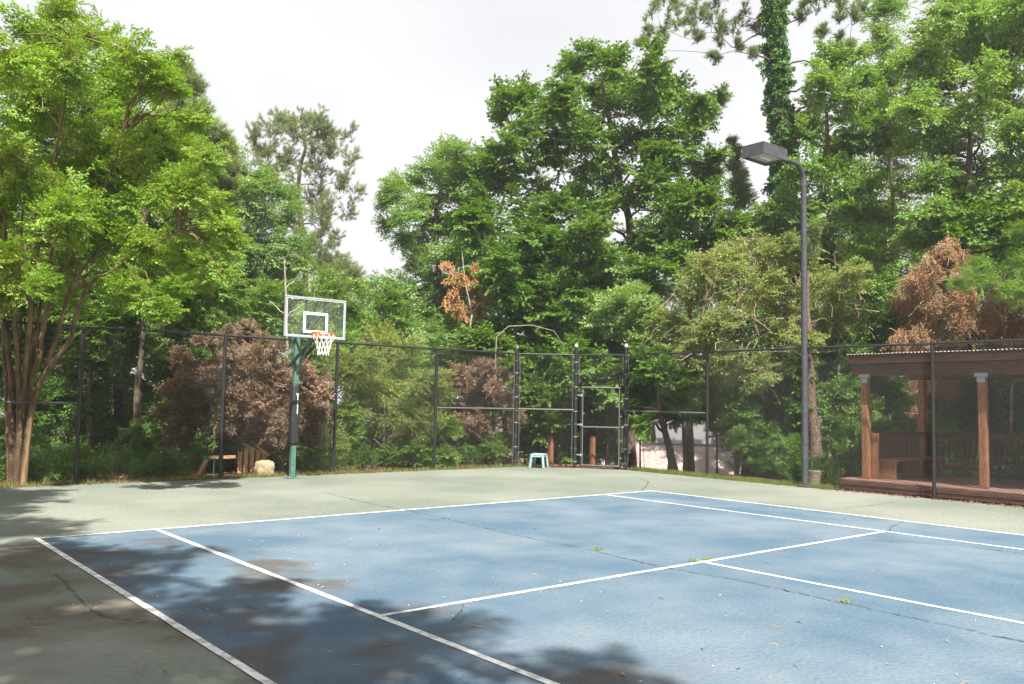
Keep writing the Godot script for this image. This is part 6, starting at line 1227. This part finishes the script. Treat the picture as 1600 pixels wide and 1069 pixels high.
	tube(bv, [Vector3(13.0, -0.1, -7.5), Vector3(12.9, 1.6, -7.4), Vector3(12.75, 2.9, -7.3), Vector3(12.7, 3.55, -7.2), Vector3(12.95, 3.85, -7.0), Vector3(13.45, 3.9, -6.6), Vector3(13.95, 3.75, -6.2), Vector3(14.2, 3.3, -6.0)], [0.018, 0.017, 0.016, 0.015, 0.013, 0.011, 0.008, 0.004], 7)
	var vine := put("bare_vine", done(bv), M.snag)
	tag(vine, "pale bare vine arching over the fence beside the corner post", "vine")
	# weeds in the cracks
	var names := ["small weed tuft in the long crack near the far service box", "weed tuft in the long crack close to the centre line", "low weed at the service line and centre line meeting", "tiny weed on the service line beside the crack"]
	var spots := [[5.03, 4.31], [4.95, 7.45], [5.62, 5.44], [5.4, 5.44]]
	for i in 4:
		var ws := begin()
		ws.set_smooth_group(-1)
		for k in 34:
			var d := (Vector3.UP * 0.7 + jit(0.6)).normalized()
			d.y = absf(d.y)
			blade(ws, Vector3(rng.randfn() * 0.035, 0.008, rng.randfn() * 0.025), d, ball(), rng.randf_range(0.02, 0.05), 0.012, 0.004, Color(0.2, 0.27, 0.06).lerp(Color(0.35, 0.38, 0.12), rng.randf()))
		ws.generate_normals()
		var w := put("weed_tuft", ws.commit(), M.leaf)
		w.position = Vector3(spots[i][0], 0.004, spots[i][1])
		tag(w, names[i], "weed", "weeds growing in the court cracks")

func crape() -> void:
	var base := Vector3(1.06, 0, -7.1)
	var o := thing("crape_myrtle", "large bright green crape myrtle with fanning tan trunks at the fence", "tree", base)
	for s in CRAPE_STEMS:
		var pts := []
		var rad := []
		var path := []
		for i in range(0, s.size(), 3): path.append(Vector3(s[i], s[i + 1], s[i + 2]) - base)
		var n: int = path.size()
		for i in n - 1:
			for k in 3:
				var t := (i + k / 3.0) / (n - 1)
				var a: Vector3 = path[maxi(i - 1, 0)]
				pts.append(a.cubic_interpolate(path[i + 1], path[maxi(i - 1, 0)], path[i + 1], 0.0) if false else path[i].cubic_interpolate(path[i + 1], a, path[mini(i + 2, n - 1)], k / 3.0) + (jit(0.012) if i > 0 else Vector3.ZERO))
				rad.append(lerpf(0.07, 0.017, pow(t, 0.8)) * (1.12 if i + k == 0 else 1.0))
		pts.append(path[-1])
		rad.append(0.015)
		var st := begin()
		tube(st, pts, rad, 9)
		put("stem", done(st), M.crape, o)
	var clumps := []
	for i in range(0, CRAPE_CLUMPS.size(), 4): clumps.append(Vector4(CRAPE_CLUMPS[i], CRAPE_CLUMPS[i + 1], CRAPE_CLUMPS[i + 2], CRAPE_CLUMPS[i + 3]))
	var ends := []
	for s in CRAPE_STEMS:
		for i in range(9, s.size(), 3): ends.append([Vector3(s[i], s[i + 1], s[i + 2]) - base, 0.04])
	for c in clumps:
		var p := Vector3(c.x, c.y, c.z) - base
		var best = ends[0]
		for e in ends:
			if e[0].distance_to(p) + maxf(0.0, e[0].y - p.y) < best[0].distance_to(p) + maxf(0.0, best[0].y - p.y): best = e
		for k in 2:
			var q: Vector3 = p + ball() * c.w * 0.5
			var wp := wood_path(best[0], q, (q - best[0]).normalized() + Vector3(0, 0.5, 0), 5, 0.03)
			var s2 := begin()
			tube(s2, wp, [0.017, 0.015, 0.013, 0.01, 0.007, 0.004], 5, false)
			put("branch", done(s2), M.crape, o)
	var xf := []
	var ti := []
	for c in clumps: fill(Vector3(c.x, c.y, c.z) - base, c.w, "crape", 1.0, 0.9, xf, ti)
	multi("crown", SPRAY.crape[0], xf, ti, M.leaf, o)

# tall trees beyond the left fence, outside the frame: they shade the near left of the court
func shade_trees() -> void:
	var spots := [[-5.8, 17.0, 10.6], [-5.2, 12.4, 10.6], [-6.2, 8.2, 9.8], [-6.8, 3.6, 9.4], [-7.6, -0.8, 9.0]]
	var names := ["tall shade tree beyond the left fence nearest the camera", "tall shade tree beyond the left fence, second from the camera", "tall shade tree beyond the left fence level with the service line", "tall shade tree beyond the left fence level with the near service box", "tall shade tree beyond the left fence level with the baseline"]
	for i in spots.size():
		var s: Array = spots[i]
		var cl := []
		for k in 27:
			var v := ball() * Vector3(4.0, 3.0, 3.6) * pow(rng.randf(), 0.4)
			cl.append_array([s[0] + v.x, s[2] + v.y + 1.0, s[1] + v.z, rng.randf_range(0.5, 0.95)])
		plant(["shade_tree", names[i], "tree", "gum", "shade trees beyond the left fence", [s[0], -0.12, s[1], s[0] + 0.2, 3.5, s[1], s[0], 7.0, s[1] + 0.2, s[0] + 0.2, s[2] + 1.5, s[1]], 0.26, cl, 0.5, 1.15, 1.0])
	spots = [[21.0, 7.5, 7.0], [24.5, 5.0, 7.5], [20.8, 11.5, 7.5]]
	names = ["tall tree beyond the pavilion's far end", "tall tree behind the pavilion outside the picture", "tall tree right of the court beyond the pavilion"]
	for i in spots.size():
		var s: Array = spots[i]
		var cl := []
		for k in 22:
			var v := ball() * Vector3(4.0, 2.8, 4.0) * pow(rng.randf(), 0.4)
			cl.append_array([s[0] + v.x, s[2] + v.y - 1.5, s[1] + v.z, rng.randf_range(0.9, 1.4)])
		plant(["shade_tree", names[i], "tree", "gum", "shade trees beside the pavilion", [s[0], -0.12, s[1], s[0] + 0.2, 3.5, s[1], s[0], 7.0, s[1] + 0.2, s[0] + 0.2, s[2] + 1.0, s[1]], 0.26, cl, 0.8, 1.25, 1.0])

func ivy_trunk() -> void:
	# ivy climbing the tall pine behind the lamp head: a plant of its own on the trunk
	for row in TREES:
		if row[1].begins_with("ivy-wrapped"):
			var path := []
			for i in range(0, row[5].size(), 3): path.append(Vector3(row[5][i], row[5][i + 1], row[5][i + 2]))
			var o := thing("ivy", "dense dark ivy sleeve climbing the tall pine trunk", "ivy", path[0])
			var xf := []
			var ti := []
			for i in range(2, path.size() - 1):
				var a: Vector3 = path[i]
				var b: Vector3 = path[i + 1]
				var n := int(a.distance_to(b) * 85.0)
				for k in n:
					var t := rng.randf()
					var an := rng.randf() * TAU
					var out := Vector3(cos(an), 0, sin(an))
					var p := a.lerp(b, t)
					var r := 0.17 + 0.2 * pow(rng.randf(), 0.7) * (1.0 + 0.35 * sin(p.y * 1.7 + an))
					xf.append(Transform3D(frame(Vector3(out.x * 0.35, -0.8 + rng.randfn() * 0.5, out.z * 0.35) + jit(0.25), out + jit(0.3), rng.randf_range(0.8, 1.3)), p + out * r - path[0]))
					var g := rng.randf_range(0.65, 1.0)
					ti.append(Color(g, g, g))
			multi("foliage", SPRAY.ivy[0], xf, ti, M.leaf, o)

# ------------------------------------------------------------------ the scene
func _ready() -> void:
	rng.seed = 20240
	# camera
	var cam := Camera3D.new()
	cam.name = "camera"
	cam.fov = 43.59
	cam.near = 0.05
	cam.far = 900.0
	add_child(cam)
	cam.transform = Transform3D(Basis(Vector3(0.76738, 0.01885, 0.64091), Vector3(-0.05966, 0.99733, 0.0421), Vector3(-0.63841, -0.07054, 0.76646)).orthonormalized(), Vector3(-2.2863, 1.7185, 11.4669))
	cam.current = true
	# bright thin overcast sky
	var env := Environment.new()
	env.background_mode = Environment.BG_SKY
	env.tonemap_mode = Environment.TONE_MAPPER_LINEAR
	env.tonemap_exposure = 2.5
	env.fog_enabled = true
	env.fog_density = 0.0009
	env.fog_light_color = Color(0.9, 0.92, 0.95)
	env.sdfgi_enabled = true
	env.ssao_enabled = true
	env.ssil_enabled = true
	var sky := Sky.new()
	var pano := PanoramaSkyMaterial.new()
	var nz := FastNoiseLite.new()
	nz.seed = 77
	nz.frequency = 1.6
	nz.fractal_octaves = 5
	var im := Image.create(512, 256, false, Image.FORMAT_RGBF)
	for y in 256:
		var el := PI * (0.5 - (y + 0.5) / 256.0)
		for x in 512:
			var az := TAU * (x + 0.5) / 512.0
			var d := Vector3(cos(az) * cos(el), sin(el) * 1.6, sin(az) * cos(el))
			var t := clampf(nz.get_noise_3dv(d * 1.3) * 0.8 + 0.5, 0.0, 1.0)
			var c := Color(0.355, 0.359, 0.371).lerp(Color(0.425, 0.424, 0.429), t)
			im.set_pixel(x, y, c)
	pano.panorama = ImageTexture.create_from_image(im)
	sky.sky_material = pano
	env.sky = sky
	var we := WorldEnvironment.new()
	we.name = "environment"
	we.environment = env
	add_child(we)
	var sun := DirectionalLight3D.new()
	sun.name = "sun"
	sun.light_energy = 1.6
	sun.light_angular_distance = 0.6
	sun.light_color = Color(1.0, 0.98, 0.94)
	sun.shadow_enabled = true
	add_child(sun)
	sun.look_at_from_position(SUN * 60.0, Vector3.ZERO)

	materials()
	sprays()
	ground()
	court()
	fence()
	pavilion()
	shed()
	house()
	hoop()
	lamp_post()
	small_things()
	crape()
	for row in TREES: plant(row)
	ivy_trunk()
	shade_trees()
	low_growth()
